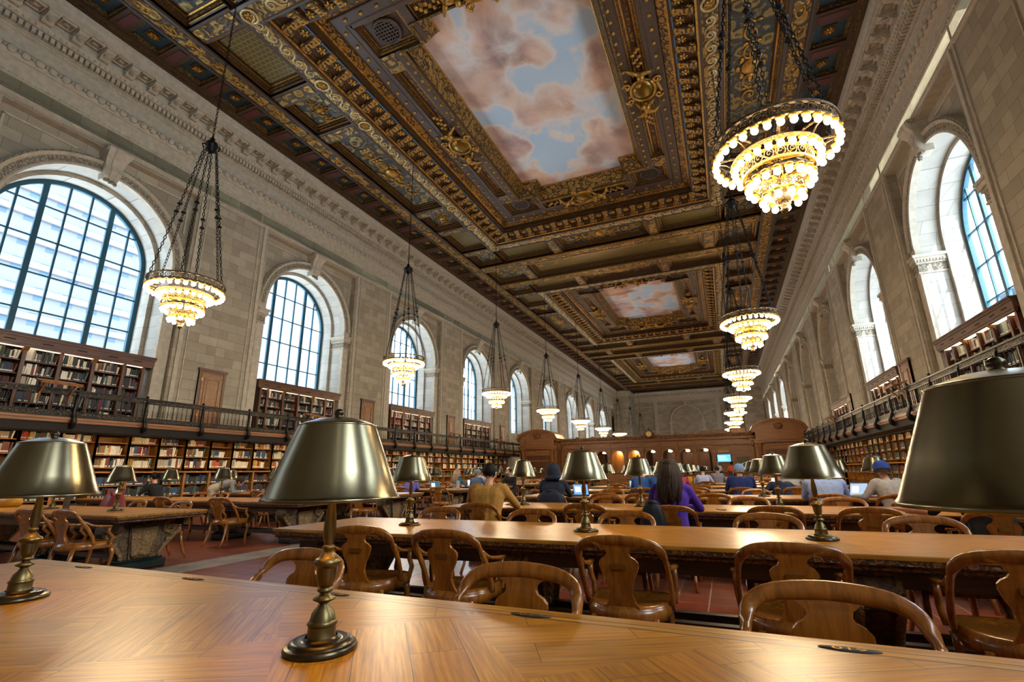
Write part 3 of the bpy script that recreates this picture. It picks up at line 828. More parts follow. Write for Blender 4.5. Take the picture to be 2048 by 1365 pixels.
GY0, GY1 = -5.5, 38.4
GU = -1.43                   # gallery front, in u
# ---- gallery floor and fascia
trimn = [0]
def gallery(side):
    sg = -1 if side == 'left' else 1; xw = XL if side == 'left' else XR
    def X(u): return xw + sg*u
    b = MB()
    def bx(u0, u1, z0, z1, mi): b.box(min(X(u0),X(u1)), max(X(u0),X(u1)), GY0, GY1, z0, z1, mi)
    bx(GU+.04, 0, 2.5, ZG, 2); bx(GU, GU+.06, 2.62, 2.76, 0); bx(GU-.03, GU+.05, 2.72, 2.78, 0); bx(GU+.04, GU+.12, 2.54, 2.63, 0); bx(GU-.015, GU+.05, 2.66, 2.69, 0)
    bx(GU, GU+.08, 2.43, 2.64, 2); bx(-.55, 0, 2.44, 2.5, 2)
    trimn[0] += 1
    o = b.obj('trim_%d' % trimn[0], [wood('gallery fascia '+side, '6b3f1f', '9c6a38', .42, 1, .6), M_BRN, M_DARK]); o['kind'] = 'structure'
    b = MB(); b.box(min(X(GU+.15),X(GU+.09)), max(X(GU+.15),X(GU+.09)), GY0, GY1-3, 2.475, 2.5, 0)
    b.obj('strip_lamp', [M_LAMP], o)
    # railing
    root = thing('gallery_railing', 'black wrought iron railing along the gallery below the %s windows' % side, 'railing', (X(GU), 0, 0))
    p = MB(); st = 1.747
    p.box(-.035, .035, -st/2, st/2, 3.47, 3.51, 0); p.box(-.012, .012, -st/2, st/2, 3.37, 3.47, 1); p.box(-.02, .02, -st/2, st/2, 3.35, 3.37, 0)
    p.box(-.02, .02, -st/2, st/2, 2.92, 2.94, 0); p.box(-.012, .012, -st/2, st/2, 2.82, 2.92, 1); p.box(-.03, .03, -st/2, st/2, 2.78, 2.82, 0)
    for k in range(12):
        y = -st/2 + (k+.5)*st/12
        p.lathe([(.008,2.94),(.008,3.0),(.017,3.02),(.008,3.05),(.013,3.12),(.007,3.2),(.007,3.32),(.012,3.335),(.007,3.35)], 6, (0,y,0), 0)
    mp = p.mesh('rail_panel', [M_IRON, M_IRONF])
    s = MB()
    s.tube([(0,0,3.53),(0,0,3.3),(0,0,3.0),(0,0,2.8)], .03, 8); s.ball((0,0,3.55), .045, 8, 6)
    o_ = sg*-1
    s.tube([(o_*.02,0,3.4),(o_*.05,0,3.15),(o_*.03,0,2.95),(o_*.08,0,2.8),(o_*.13,0,2.68),(o_*.1,0,2.56),(o_*.04,0,2.52),(o_*.0,0,2.57),(o_*.03,0,2.62)], [.022,.026,.03,.045,.055,.05,.04,.03,.02], 8, flat=1.3)
    s.ball((o_*.06,0,2.62), (.06,.05,.08), 8, 6)
    ms = s.mesh('scroll_post', [M_IRON])
    y = (7.2 if side == 'left' else 12.2) - 7*st
    n = 0
    while y < GY1+.2:
        if y > -2:
            link('scroll_post', ms, root, (0, y, 0)); link('rail_panel', mp, root, (0, y+st/2, 0)) if y+st < GY1+.5 else None
        y += st
    return o
gallery('left'); gallery('right')
# ---- sloping reading stands on the rail
def reading_stand(side, y, label):
    sg = 1 if side == 'left' else -1
    r = thing('reading_stand', label, 'reading stand', ((XL+1.43) if side == 'left' else (XR-1.43), y, 3.51), 0, 'reading stands on the gallery rails')
    b = MB(); b.box(-.12, .26, -.42, .42, .12, .155, 0, T(0,0,0,0,-.28*sg if 0 else 0)); b.box(.24, .28, -.44, .44, .12, .19)
    M = Matrix.Diagonal((sg,1,1,1)) @ T(0,0,.02,0,.3)
    b2 = MB(); b2.add(b.v, b.f, 0, False, M)
    b2.obj('desk_board', [M_BRNX], r)
    for q in (-.32, .32):
        c = MB(); c.ribbon([(sg*.02,q,-.35),(sg*.05,q,-.15),(sg*.2,q,.02),(sg*.22,q,.08)], (0,1,0), .05, .04); c.ribbon([(sg*-.06,q,.02),(sg*-.06,q,.15)], (0,1,0), .05, .04)
        c.obj('bracket', [M_BRNX], r)
    return r
for i, lab in ((1, 'wooden reading stand on gallery rail before the nearest left window'), (2, 'wooden reading stand on gallery rail by the second left window'), (3, 'wooden reading stand on gallery rail right of the third left window'), (4, 'wooden reading stand on gallery rail right of the fourth left window')):
    reading_stand('left', YW0+i*BAY+(-.75 if i < 3 else .0+2.4*(i == 3)), lab)
for y, lab in ((18.0, 'wooden reading stand on right gallery rail, the larger and nearer one'), (28.3, 'wooden reading stand on right gallery rail, the smaller farther one')):
    reading_stand('right', y, lab)

# ---- bookcases
BOOKS = []      # (matrix, size(depth, thick, height), colour index, label)
COLS = ['1d2a26','20352c','23252c','2b2320','4b1f1d','6d2420','8d2f22','b5432a','25354d','2d4f6b','6a6a64','a39a86','c9bfa6','ddd6c4','5d4a2c','8a6a2e','c08a2c','3c5a49','6d3f2a','9fae9a']
CN = ['black green','dark green','charcoal','dark brown','maroon','deep red','red','orange red','navy','blue','grey','stone coloured','cream','off-white','olive brown','tan','mustard','green','chestnut','pale green']
PAL_UP = [0,0,1,2,2,3,4,5,8,10,11,12,13,17,2,0,18,10]
PAL_UP2 = [6,7,12,13,10,11,17,8,2,0,19,6,13]
PAL_LO = [12,13,12,11,5,7,8,9,14,15,16,17,12,13,18,12]
PAL_DK = [2,3,4,5,8,9,18,1,17,3]
NTH = ['zeroth','first','second','third','fourth','fifth','sixth','seventh','eighth','ninth','tenth','eleventh','twelfth']
def nth(k):
    if k < len(NTH): return NTH[k]
    return '%d%s' % (k, 'th' if 10 <= k % 100 <= 20 else {1:'st',2:'nd',3:'rd'}.get(k % 10, 'th'))
def fill_row(side, yc, u, s0, s1, z, hmax, pal, where, fill=.96, run=.35):
    """stand books on a shelf between s0 and s1 (along the wall); spines at u"""
    M = side_tf(side, yc); s = s0 + .01; n = 0; end = s0 + (s1-s0)*fill; col = random.choice(pal); h = hmax*.8; th = .03
    items = []
    while s < end:
        if random.random() > run: col = random.choice(pal); h = hmax*random.uniform(.62, .95); th = random.uniform(.02, .05)
        if s + th > end: break
        lean = random.choice([0,0,0,0,0,0,0,.09]) if s + .1 < end else .14
        items.append((s, th, h, col, lean)); s += th + .002 + lean*h*.6
    if side == 'right': items = items[::-1]
    for k, (s, th, h, col, lean) in enumerate(items):
        X = M @ T(u, s+th/2, z) @ Matrix.Rotation(lean*(-1), 4, 'X')
        BOOKS.append((X, (.2, th, h), col, '%s book, %s from left, %s' % (CN[col], nth(k+1), where)))
def case_upper():
    """bookcase under a window; u axis out of the room, s along the wall; returns parts"""
    P = []
    divs = [-2.1,-1.75,-.93,-.11,.71,1.53,2.1]
    c = MB(); c.box(.0, .75, -2.36, 2.36, 4.98, 5.06, 0); c.box(-.03, .7, -2.36, 2.36, 5.04, 5.09, 0); c.box(.03, .7, -2.34, 2.34, 4.8, 4.98, 0); c.box(.05, .12, -2.3, 2.3, 4.74, 4.8, 0)
    for k in range(6): s = (divs[k]+divs[k+1])/2; c.box(.02, .04, s-.12, s+.12, 4.87, 4.9, 1)
    P.append(('cornice', c.mesh('bookcase_cornice', [M_BRNH, M_DARK]), None))
    l = MB()
    for k in range(6): l.box(.12, .26, divs[k]+.04, divs[k+1]-.04, 4.735, 4.75, 0)
    P.append(('strip_lamp', l.mesh('strip_lamp', [M_LAMP2]), 'cream glowing strip lamp'))
    for k, s in enumerate(divs):
        d = MB(); d.box(.16, .62, s-.03, s+.03, ZG, 4.8, 0); d.box(.14, .18, s-.045, s+.045, ZG, 4.76, 0)
        if k in (2, 4): d.prism([(.04,4.74),(.2,4.6),(.2,4.74)], 'y', s-.06, s+.06, 1)
        P.append(('divider', d.mesh('divider', [M_BRN, M_OAK]), None))
    for z in (4.4, 4.02, 3.64, 3.26, 2.9):
        d = MB(); d.box(.2, .62, -2.1, 2.1, z-.025, z, 0); P.append(('shelf', d.mesh('shelf', [M_BRNH]), None))
    d = MB(); d.box(.6, .66, -2.1, 2.1, ZG, 4.8, 0); P.append(('back_panel', d.mesh('back_panel', [M_BRN]), None))
    return P, divs
upp, DIVS = case_upper()
def place_parts(root, parts, M):
    for nm, me, lab in parts:
        o = link(nm, me, root); o.matrix_local = root.matrix_basis.inverted() @ M
        if lab: o['label'] = lab
RNK = ['', 'nearest', 'second', 'third', 'fourth', 'fifth']
rown = ['top', 'second', 'third', 'fourth', 'fifth']
for side, rng in (('left', range(1, 5)), ('right', range(2, 5))):
    for i in rng:
        k = i if side == 'left' else i-1
        y = (YW0 if side == 'left' else YR0) + i*BAY
        r = thing('window_bookcase', 'brown wooden bookcase with cornice under the %s %s' % (RNK[k]+' '+side, 'window' if side == 'left' or i < 4 else 'bay, below a blind arch'), 'bookcase', ((XL if side == 'left' else XR), y, ZG), 0, 'bookcases on the galleries')
        place_parts(r, upp, side_tf(side, y))
        for rw, z in enumerate((4.4, 4.02, 3.64, 3.26, 2.9)):
            for j in range(6):
                sec = j+1 if side == 'left' else 6-j
                pal = PAL_UP2 if (side == 'left' and i >= 3 and rw < 2) or side == 'right' and rw == 0 else PAL_UP
                fill_row(side, y, .22, DIVS[j]+.035, DIVS[j+1]-.035, z, .34, pal, '%s row, %s section, %s %s upper bookcase' % (rown[rw], nth(sec), RNK[k], side), .97)
def case_lower():
    P = []; w = .8736; h = w/2
    for s in (-h, h):
        d = MB(); d.box(-.45, 0, s-.02, s+.02, 1.4, 2.52, 0); d.box(-.6, 0, s-.02, s+.02, 0, 1.38, 0); d.box(-.47, -.44, s-.035, s+.035, 1.42, 2.52, 0); d.box(-.62, -.59, s-.035, s+.035, 0, 1.36, 0); P.append(('side_panel', d.mesh('side_panel', [M_OAK]), None))
    for z, u in ((2.24,-.44),(1.88,-.44),(1.52,-.44),(1.0,-.58),(.66,-.58),(.3,-.58)):
        d = MB(); d.box(u, 0, -h, h, z-.02, z, 0); P.append(('shelf', d.mesh('shelf', [M_OAKH]), None))
    d = MB(); d.box(-.66, 0, -h, h, 1.36, 1.4, 0); P.append(('ledge', d.mesh('ledge', [M_OAKH]), None))
    d = MB(); d.box(-.6, 0, -h, h, 0, .12, 0); P.append(('plinth', d.mesh('plinth', [M_OAKH]), None))
    d = MB(); d.box(-.05, -.02, -h, h, 0, 2.52, 0); P.append(('back_panel', d.mesh('back_panel', [M_OAK]), None))
    return P
low = case_lower()
for side, y0, n in (('left', 6.17, 37), ('right', 12.2, 30)):
    for k in range(n):
        y = y0 + k*.8736
        r = thing('open_bookcase', 'open oak bookcase under the %s gallery, %s from the wooden partition' % (side, nth(n-k)), 'bookcase', ((XL if side == 'left' else XR), y, 0), 0, 'bookcases under the %s gallery' % side)
        place_parts(r, low, side_tf(side, y))
        for rw, (z, u, hm) in enumerate(((2.24,-.42,.25),(1.88,-.42,.31),(1.52,-.42,.31),(1.0,-.56,.31),(.66,-.56,.3),(.3,-.56,.3))):
            if y > 25 and rw > 3: continue
            pal = (PAL_LO if rw < 3 else PAL_DK) if side == 'left' else (PAL_LO if rw == 0 else (PAL_DK if rw < 3 else PAL_DK))
            if rw < 3 and random.random() < .06 : continue
            fill_row(side, y, u, -.41, .41, z, hm, pal, '%s row, %s oak bookcase from partition, %s wall' % (['top','second','third','fourth','fifth','lowest'][rw], nth(n-k), side), random.choice([.72,.85,.95,.97]), .55)
M_PAGE = plain('paper pages', 'cfc6b0', .8); M_TAGW = plain('white call label', 'e4e0d6', .7)
M_BK = [plain(CN[i]+' book cloth', COLS[i], .65) for i in range(len(COLS))]
def book_geo(b, sz, ci, M, tagw):
    d, t, h = sz
    b.box(0, d, -t/2, t/2, 0, h, ci, M)
    b.box(.004, d-.004, -t/2+.003, t/2-.003, h-.003, h+.0012, len(COLS), M)
    if tagw: b.box(-.001, .01, -t/2+.002, t/2-.002, .025, .055, len(COLS)+1, M)
mats_b = M_BK + [M_PAGE, M_TAGW]
cf, cr, cu = Vector((-.379,.8874,.2624)), Vector((.92,.39,0)), Vector((-.1,-.24,.96))
def in_view(p, m=1.0):
    d = p - CAM; zz = d.dot(cf)
    return zz > .2 and abs(d.dot(cr)/zz) < 1.064*m and abs(d.dot(cu)/zz) < .709*m
seen, rest, lastlab = [], [], {}
for bk in BOOKS:
    (seen if in_view(bk[0].translation, .98) else rest).append(bk)
seen.sort(key=lambda q: (q[0].translation-CAM).length/(q[1][2]) )
rest += seen[296:]
KEEP_BOOKS = seen[:296]
for M, sz, ci, lab in KEEP_BOOKS:
    b = MB(); book_geo(b, sz, ci, Matrix.Identity(4), random.random() < .6)
    used = sorted(set(b.m)); b.m = [used.index(x) for x in b.m]
    o = b.obj('book', [mats_b[x] for x in used]); o.matrix_world = M
    tag(o, lab, 'book', 'books on the %s' % ('gallery shelves' if M.translation.z > 2.7 else 'shelves under the gallery'))
b = MB()
for M, sz, ci, lab in rest: book_geo(b, sz, ci, M, random.random() < .6)
tag(b.obj('books', mats_b), 'rows of cloth-bound books on the more distant shelves', 'books', None, 'stuff')
# ---- doors on the galleries
def gallery_door(k, side, y):
    b = MB(); M = side_tf(side, y)
    b.box(-.06, .0, -.52, .52, ZG, 5.05, 0); b.box(-.1, 0, -.56, .56, 4.97, 5.06, 0)
    for sg in (-1, 1): b.box(-.08, 0, sg*.47-.05, sg*.47+.05, ZG, 4.98, 0)
    o = b.obj('door_%d' % k, [M_BRN]); o.matrix_world = M; o['kind'] = 'structure'
    d = MB(); d.box(-.075, -.05, -.4, .4, ZG+.02, 4.88, 0)
    d.rectring(.27, .82, [(0,0),(.02,.02),(.05,.0),(.07,-.01)], 0, 0); 
    d2 = MB(); d2.box(-.075, -.05, -.4, .4, ZG+.02, 4.88, 0)
    for s0, s1, z0, z1 in ((-.3,-.25,2.95,4.7),(.25,.3,2.95,4.7),(-.3,.3,4.65,4.7),(-.3,.3,2.95,3.0)): d2.box(-.095, -.07, s0, s1, z0, z1, 0)
    d2.box(-.085, -.07, -.2, .2, 3.05, 4.6, 0)
    link('leaf', d2.mesh('door_leaf', [M_BRNX]), o)
    h = MB(); h.box(-.11, -.07, .33, .37, 3.6, 3.75, 0); h.ball((-.13,.35,3.68), .03, 8, 6, 0)
    for z in (3.3, 4.6): h.box(-.09, -.07, -.42, -.38, z, z+.12, 0)
    link('handle', h.mesh('door_handle', [M_BRASS]), o)
dn = 0
for i in range(1, 5): dn += 1; gallery_door(dn, 'left', YW0+(i+.5)*BAY-.02)
for y in (21.9, 31.2): dn += 1; gallery_door(dn, 'right', y)

# ================================================================ wooden partition across the room
PY = 40.0
M_PANEL = plain('darkened booth interior', '20130a', .7)  # dimness inside the booth put into its wall colour
pt = thing('carved_screen', 'carved wooden partition with arches and clock across the hall', 'partition', (XC, PY, 0))
def P_(nm, b, mats, lab=None, par=pt, loc=(0,0,0)):
    o = b.obj(nm, mats, par, loc)
    if lab: o['label'] = lab
    return o
b = MB(); w = 1.31
def arch_panel(b, x, hw, zs, r, y0, y1, ztop, mi=0):
    A = [(x-r,0),(x-r,zs)] + [(x-r*math.cos(PI*k/12), zs+r*math.sin(PI*k/12)) for k in range(1,12)] + [(x+r,zs),(x+r,0)]
    O = [(x-hw,0),(x-hw,zs)] + [(x-hw*math.cos(PI*k/12)/max(abs(math.cos(PI*k/12)),abs(math.sin(PI*k/12))), zs+min(ztop-zs, hw*math.sin(PI*k/12)/max(abs(math.cos(PI*k/12)),abs(math.sin(PI*k/12))))) for k in range(1,12)] + [(x+hw,zs),(x+hw,0)]
    O = [(a, min(z, ztop)) for a, z in O]
    for i in range(len(A)-1):
        b.add([(A[i][0],y0,A[i][1]),(A[i+1][0],y0,A[i+1][1]),(O[i+1][0],y0,O[i+1][1]),(O[i][0],y0,O[i][1])], [(0,1,2,3)], mi)
        b.add([(A[i][0],y0,A[i][1]),(A[i+1][0],y0,A[i+1][1]),(A[i+1][0],y1,A[i+1][1]),(A[i][0],y1,A[i][1])], [(0,1,2,3)], mi)
    b.box(x-hw, x+hw, y0, y1, ztop-.001 if ztop <= zs+hw+.001 else zs+hw-.01, ztop+.02, mi)
for k in range(-3, 4): arch_panel(b, k*w, w/2, 2.28, .48, 0, .35, 2.93)
for k in (-5,-4,4,5): b.box(k*w-w/2, k*w+w/2, .06, .35, 0, 2.93)
b.box(-7.4, -5.5*w, .06, .35, 0, 2.93); b.box(5.5*w, 7.4, .06, .35, 0, 2.93)
b.box(-7.4, 7.4, -.02, .4, 2.93, 3.4); b.box(-7.4, 7.4, -.1, .42, 3.0, 3.03); b.box(-7.4, 7.4, -.2, .45, 3.4, 3.46); b.box(-7.4, 7.4, -.28, .45, 3.46, 3.56)
P_('arcade', b, [M_BRNX])
b = MB(); b.box(-7.4, 7.4, -.12, .3, 3.56, 3.82, 0); b.box(-7.4, 7.4, -.16, .32, 3.82, 3.86, 1)
for k in range(-5, 6): b.ball((k*w+w/2,-.1,3.88), (.16,.08,.1), 8, 5, 1)
for k in range(60): b.ball((-7.2+k*.245,-.13,3.68), (.07,.04,.09), 6, 4, 1)
P_('cresting', b, [M_CARV, M_BRNX])
for k in range(-6, 6):
    b = MB(); x = k*w+w/2; b.box(x-.11, x+.11, -.12, 0.05, 0, 2.9); b.box(x-.14, x+.14, -.15, .05, 2.75, 2.93); b.box(x-.14, x+.14, -.15, .05, 0, .35); b.box(x-.1, x+.1, -.12, 0, 3.03, 3.38)
    P_('pilaster', b, [M_BRNX])
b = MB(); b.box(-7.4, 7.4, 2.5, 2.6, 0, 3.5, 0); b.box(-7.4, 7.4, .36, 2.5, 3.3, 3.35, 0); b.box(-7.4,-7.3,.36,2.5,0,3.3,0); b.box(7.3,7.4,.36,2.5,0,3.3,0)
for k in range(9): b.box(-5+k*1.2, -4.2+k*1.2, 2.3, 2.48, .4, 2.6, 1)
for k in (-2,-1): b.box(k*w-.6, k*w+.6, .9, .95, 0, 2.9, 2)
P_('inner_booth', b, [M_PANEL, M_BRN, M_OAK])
for k in range(-3, 4):
    b = MB(); b.lathe([(.02,.12),(.12,.09),(.17,0),(.1,-.03),(0.0,-.05)], 12, (k*w+.1,.7,2.62), 0, cap1=False); P_('pendant_lamp', b, [emit('pendant glow', 'ffd9a0', 30.0) if k == -3 else bpy.data.materials['pendant glow']], 'glowing white pendant lamp')
ck = MB(); M = T(0,-.3,3.98,PI/2); ck.lathe([(.0,.05),(.3,.05),(.33,.0),(.3,-.06),(.22,-.08)], 20, M=M); 
for s in (-1, 1): ck.tube([(s*.3,-.25,3.75),(s*.42,-.25,3.85),(s*.38,-.25,4.0),(s*.28,-.25,4.1)], [.07,.07,.06,.04], 6)
ck.ball((0,-.25,4.34), (.12,.08,.1), 8, 5)
cko = P_('clock', ck, [M_CARV], 'round clock with cream dial')
d = MB(); d.lathe([(0,.0),(.21,.0)], 20, M=T(0,-.385,3.98,PI/2)); cd = d.obj('dial', [plain('cream dial', 'e0c078', .4)], cko)
d = MB(); d.box(-.008,.008,-.395,-.388,3.98,4.12); d.box(-.008,.008,-.395,-.388,3.98,4.08,0,T(0,0,0)); d.obj('hands', [M_DARK], cko)
b = MB()        # door and grille beside the arches
b.box(5*w-.5, 5*w+.5, -.0, .07, 0, 2.15, 0); b.box(5*w-.42, 5*w+.42, -.02, .02, .1, 2.08, 1)
P_('door', b, [M_BRNX, plain('olive door panel', '4a4a35', .5)])
b = MB()
for q in (-5.9, 5.9):
    for k in range(7): b.box(q*w-.38+k*.12, q*w-.35+k*.12, -.0, .06, 1.5, 2.05, 0)
P_('grille', b, [M_DARK])
b = MB(); b.box(4*w-.1+.4-.52, 4*w+.3+.52-.1, -.03, .06, 1.72, 2.28, 0)
sc = thing('wall_screen', 'bright blue wall screen on the partition right of the arches', 'screen', (XC+4*w, PY, 1.72))
b = MB(); b.bbox(-.48, .48, -.08, .05, 0, .58, .015); b.obj('bezel', [M_DARK], sc)
b = MB(); b.box(-.45, .45, -.085, -.078, .03, .55); o = b.obj('display', [emit('blue display', '5aa6ea', 1.2)], sc); 
b = MB()
for k in range(4): b.box(-.38, .1+.06*k, -.088, -.084, .42-k*.09, .44-k*.09)
b.obj('text_lines', [emit('display text', 'dcecff', 1.3)], sc)
for k, (x, z) in enumerate(((-.28,1.62),(.08,1.7))):
    n = MB(); n.box(-.13, .13, 0, .004, 0, .32, 0); n.box(-.1, .1, -.001, 0, .22, .27, 1)
    tag(n.obj('notice', [plain('white notice %d' % k, 'ddd8cc', .8), plain('notice print %d' % k, 'a8453a', .8)], None, (XC+5*w+x, PY-.026, z-.35)), ('paper notice with red print on the partition door, left of two', 'paper notice on the partition door, right of two')[k], 'notice')
sg_ = MB(); sg_.box(-.35,.35,0,.02,0,.14,0); tag(sg_.obj('sign', [plain('gilt sign', 'b08a30', .4)], None, (XC+4*w, PY-.06+.1-.03, 2.45)), 'small gilt sign board above the blue wall screen', 'sign')
# end pavilions with segmental pediments
for sg in (-1, 1):
    nm = 'left' if sg < 0 else 'right'
    pv = thing('corner_pavilion', 'carved wooden pavilion with segmental pediment at the %s end of the partition' % nm, 'pavilion', (XC+sg*8.95, 38.5, 0))
    h = 1.6
    b = MB(); b.box(-h, h, .15, 2.0, 0, 3.05); b.box(min(0,sg*h), max(0,sg*(h+.7)), .5, 1.6, 0, 2.45); P_('body', b, [M_BRNX], None, pv)
    b = MB(); b.box(-h-.05, h+.05, -.06, 2.0, 3.0, 3.15); b.box(-h-.1, h+.1, -.14, 2.0, 3.15, 3.24); b.box(-h+.1, h-.1, .0, 2.0, 3.24, 3.95); P_('entablature', b, [M_BRNX], None, pv)
    for s in (-1, 1):
        b = MB(); b.lathe([(.2,0),(.2,.3),(.16,.34),(.15,1.0),(.135,2.7),(.17,2.75),(.19,2.95)], 14, (s*(h-.3),0,0)); b.box(s*(h-.3)-.22, s*(h-.3)+.22, -.12, .2, 2.95, 3.02); b.box(s*(h-.3)-.2, s*(h-.3)+.2, -.1, .2, 3.24, 3.8); P_('column', b, [M_BRNX], None, pv)
    b = MB(); pts = [(-h-.2+ (2*h+.4)*k/20, 3.86 + .78*math.sin(math.acos(max(-1,min(1,-1+2*k/20)))*1.0)) for k in range(21)]
    for dz, y0, y1 in ((0,-.22,2.0),(-.1,-.12,2.0)):
        up = [(x*(1 if dz == 0 else .95), z+dz) for x, z in pts]; lo = [(x*(.93), z-.12+dz) for x, z in pts]
        b.rings([[(u[0],y0,u[1]),(u[0],y1,u[1]),(l[0],y1,l[1]),(l[0],y0,l[1])] for u, l in zip(up, lo)], True, True, smooth=False)
    b.prism([(p[0]*.92, p[1]-.15) for p in pts], 'y', -.02, 1.9, 0); b.ball((0,-.05,4.1), (.3,.08,.25), 10, 6, 1)
    P_('pediment', b, [M_BRNX, M_CARV], None, pv)
    b = MB(); b.box(-h+.6, h-.6, .1, .16, 0, 2.5, 1); b.box(-h+.6, h-.6, .05, .16, 2.0, 2.15, 0); b.box(-h+.55, h-.55, .04, .16, 2.5, 2.6, 0); P_('doorway', b, [M_BRNX, M_BRN], None, pv)
    b = MB(); pts = [(-1.5+3*k/16, 3.3+.62*math.sin(math.acos(-1+2*k/16))) for k in range(17)]
    b.prism(pts, 'x', -.1, .1, 0, T(-sg*1.55, 2.6, 0)); b.box(-sg*1.65-.1, -sg*1.65+.1, .9, 4.2, 2.9, 3.3)
    P_('side_pediment', b, [M_BRNX], None, pv)
bk = MB(); bk.box(-1.6,1.6,-.6,.6,0,.28); bk.box(-1.75,1.75,-.7,.7,.28,.36); bk.prism([(-1.5,.36),(1.5,.36),(.8,.75),(-.8,.75)], 'y', -.6, .6)
tag(bk.obj('booth_roof', [M_BRNX], None, (XC+4.6, PY+1.5, 3.4)), 'low hipped wooden roof showing above the partition cornice', 'roof')
bx_ = MB(); bx_.box(-.55,.55,-.4,.4,0,.75); tag(bx_.obj('wooden_box', [M_OAK], None, (XC+6.4, PY+1.2, 3.4+.1)), 'pale wooden box standing above the partition beside its hipped roof', 'box')
# counter in front of the partition
ct = thing('service_counter', 'long wooden service counter in front of the partition arches', 'counter', (XC+1.0, 38.7, 0))
b = MB(); b.box(-6, 6, -.35, .35, 0, 1.02); 
for k in range(9): b.box(-5.8+k*1.3, -4.75+k*1.3, -.38, -.34, .15, .85)
b.obj('body', [M_BRNX], ct); b = MB(); b.bbox(-6.1, 6.1, -.45, .45, 1.02, 1.08, .015); b.obj('counter_top', [M_BRNX], ct)

# ================================================================ outside the windows
def facade_mat(name, wall, glass, bw, rh, m):
    g = N(name); tc = g.n('TexCoord'); sp = g.n('SeparateXYZ', i0=tc.outputs['Object'])
    v = g.n('CombineXYZ', i0=g.math('ADD', sp.outputs[0], sp.outputs[1]), i1=sp.outputs[2], i2=0.0)
    br = g.n('TexBrick', Vector=v, Color1=rgb(glass), Color2=tuple(min(1, x*1.5) for x in rgb(glass)[:3])+(1,), Mortar=rgb(wall), Scale=1.0)
    br.offset = 0; br.inputs['Mortar Size'].default_value = m; br.inputs['Brick Width'].default_value = bw; br.inputs['Row Height'].default_value = rh
    return g.bsdf(br.outputs[0], .5)
def block(name, label, x0, x1, y0, y1, z0, z1, mat, ledges=0, rh=3.4):
    r = thing(name, label, 'building', ((x0+x1)/2, (y0+y1)/2, z0))
    cx, cy = (x0+x1)/2, (y0+y1)/2
    b = MB(); b.box(x0-cx, x1-cx, y0-cy, y1-cy, 0, z1-z0); b.obj('tower_body', [mat], r)
    if ledges:
        b = MB(); z = 1.0
        while z < z1-z0: b.box(x1-cx, x1-cx+.25, y0-cy, y1-cy, z, z+.5); z += rh
        b.obj('ledges', [plain('pale facade ledge', '5d6166', .8)], r)
block('office_tower', 'pale office tower with rows of windows outside the nearest left window', -64, -52, -20, 35, -20, 70, facade_mat('office facade', '484c52', '21394e', 1.9, 2.2, .55) , 1, 2.2)
block('striped_tower', 'white tower with vertical blue stripes outside the second left window', -110, -95, 62, 92, -20, 130, facade_mat('striped facade', '63676e', '4a5878', 2.4, 40, .6))
block('low_office', 'low pale office block outside the third left window', -90, -70, 66, 130, -20, 26, facade_mat('low facade', '63676e', '4a5c70', 3.0, 3.6, .9), 1, 3.6)
hs = thing('roof_house', 'grey blue pitched roof seen low through the large right window', 'building', (21, 34.5, -2))
b = MB(); b.box(-6,6,-9,9,0,12); b.obj('house_wall', [plain('grey house wall', '4a525e', .8)], hs)
b = MB(); b.prism([(-6.6,12),(6.6,12),(0,16)], 'y', -9.4, 9.4); b.obj('house_roof', [plain('slate roof', '36445c', .6)], hs)
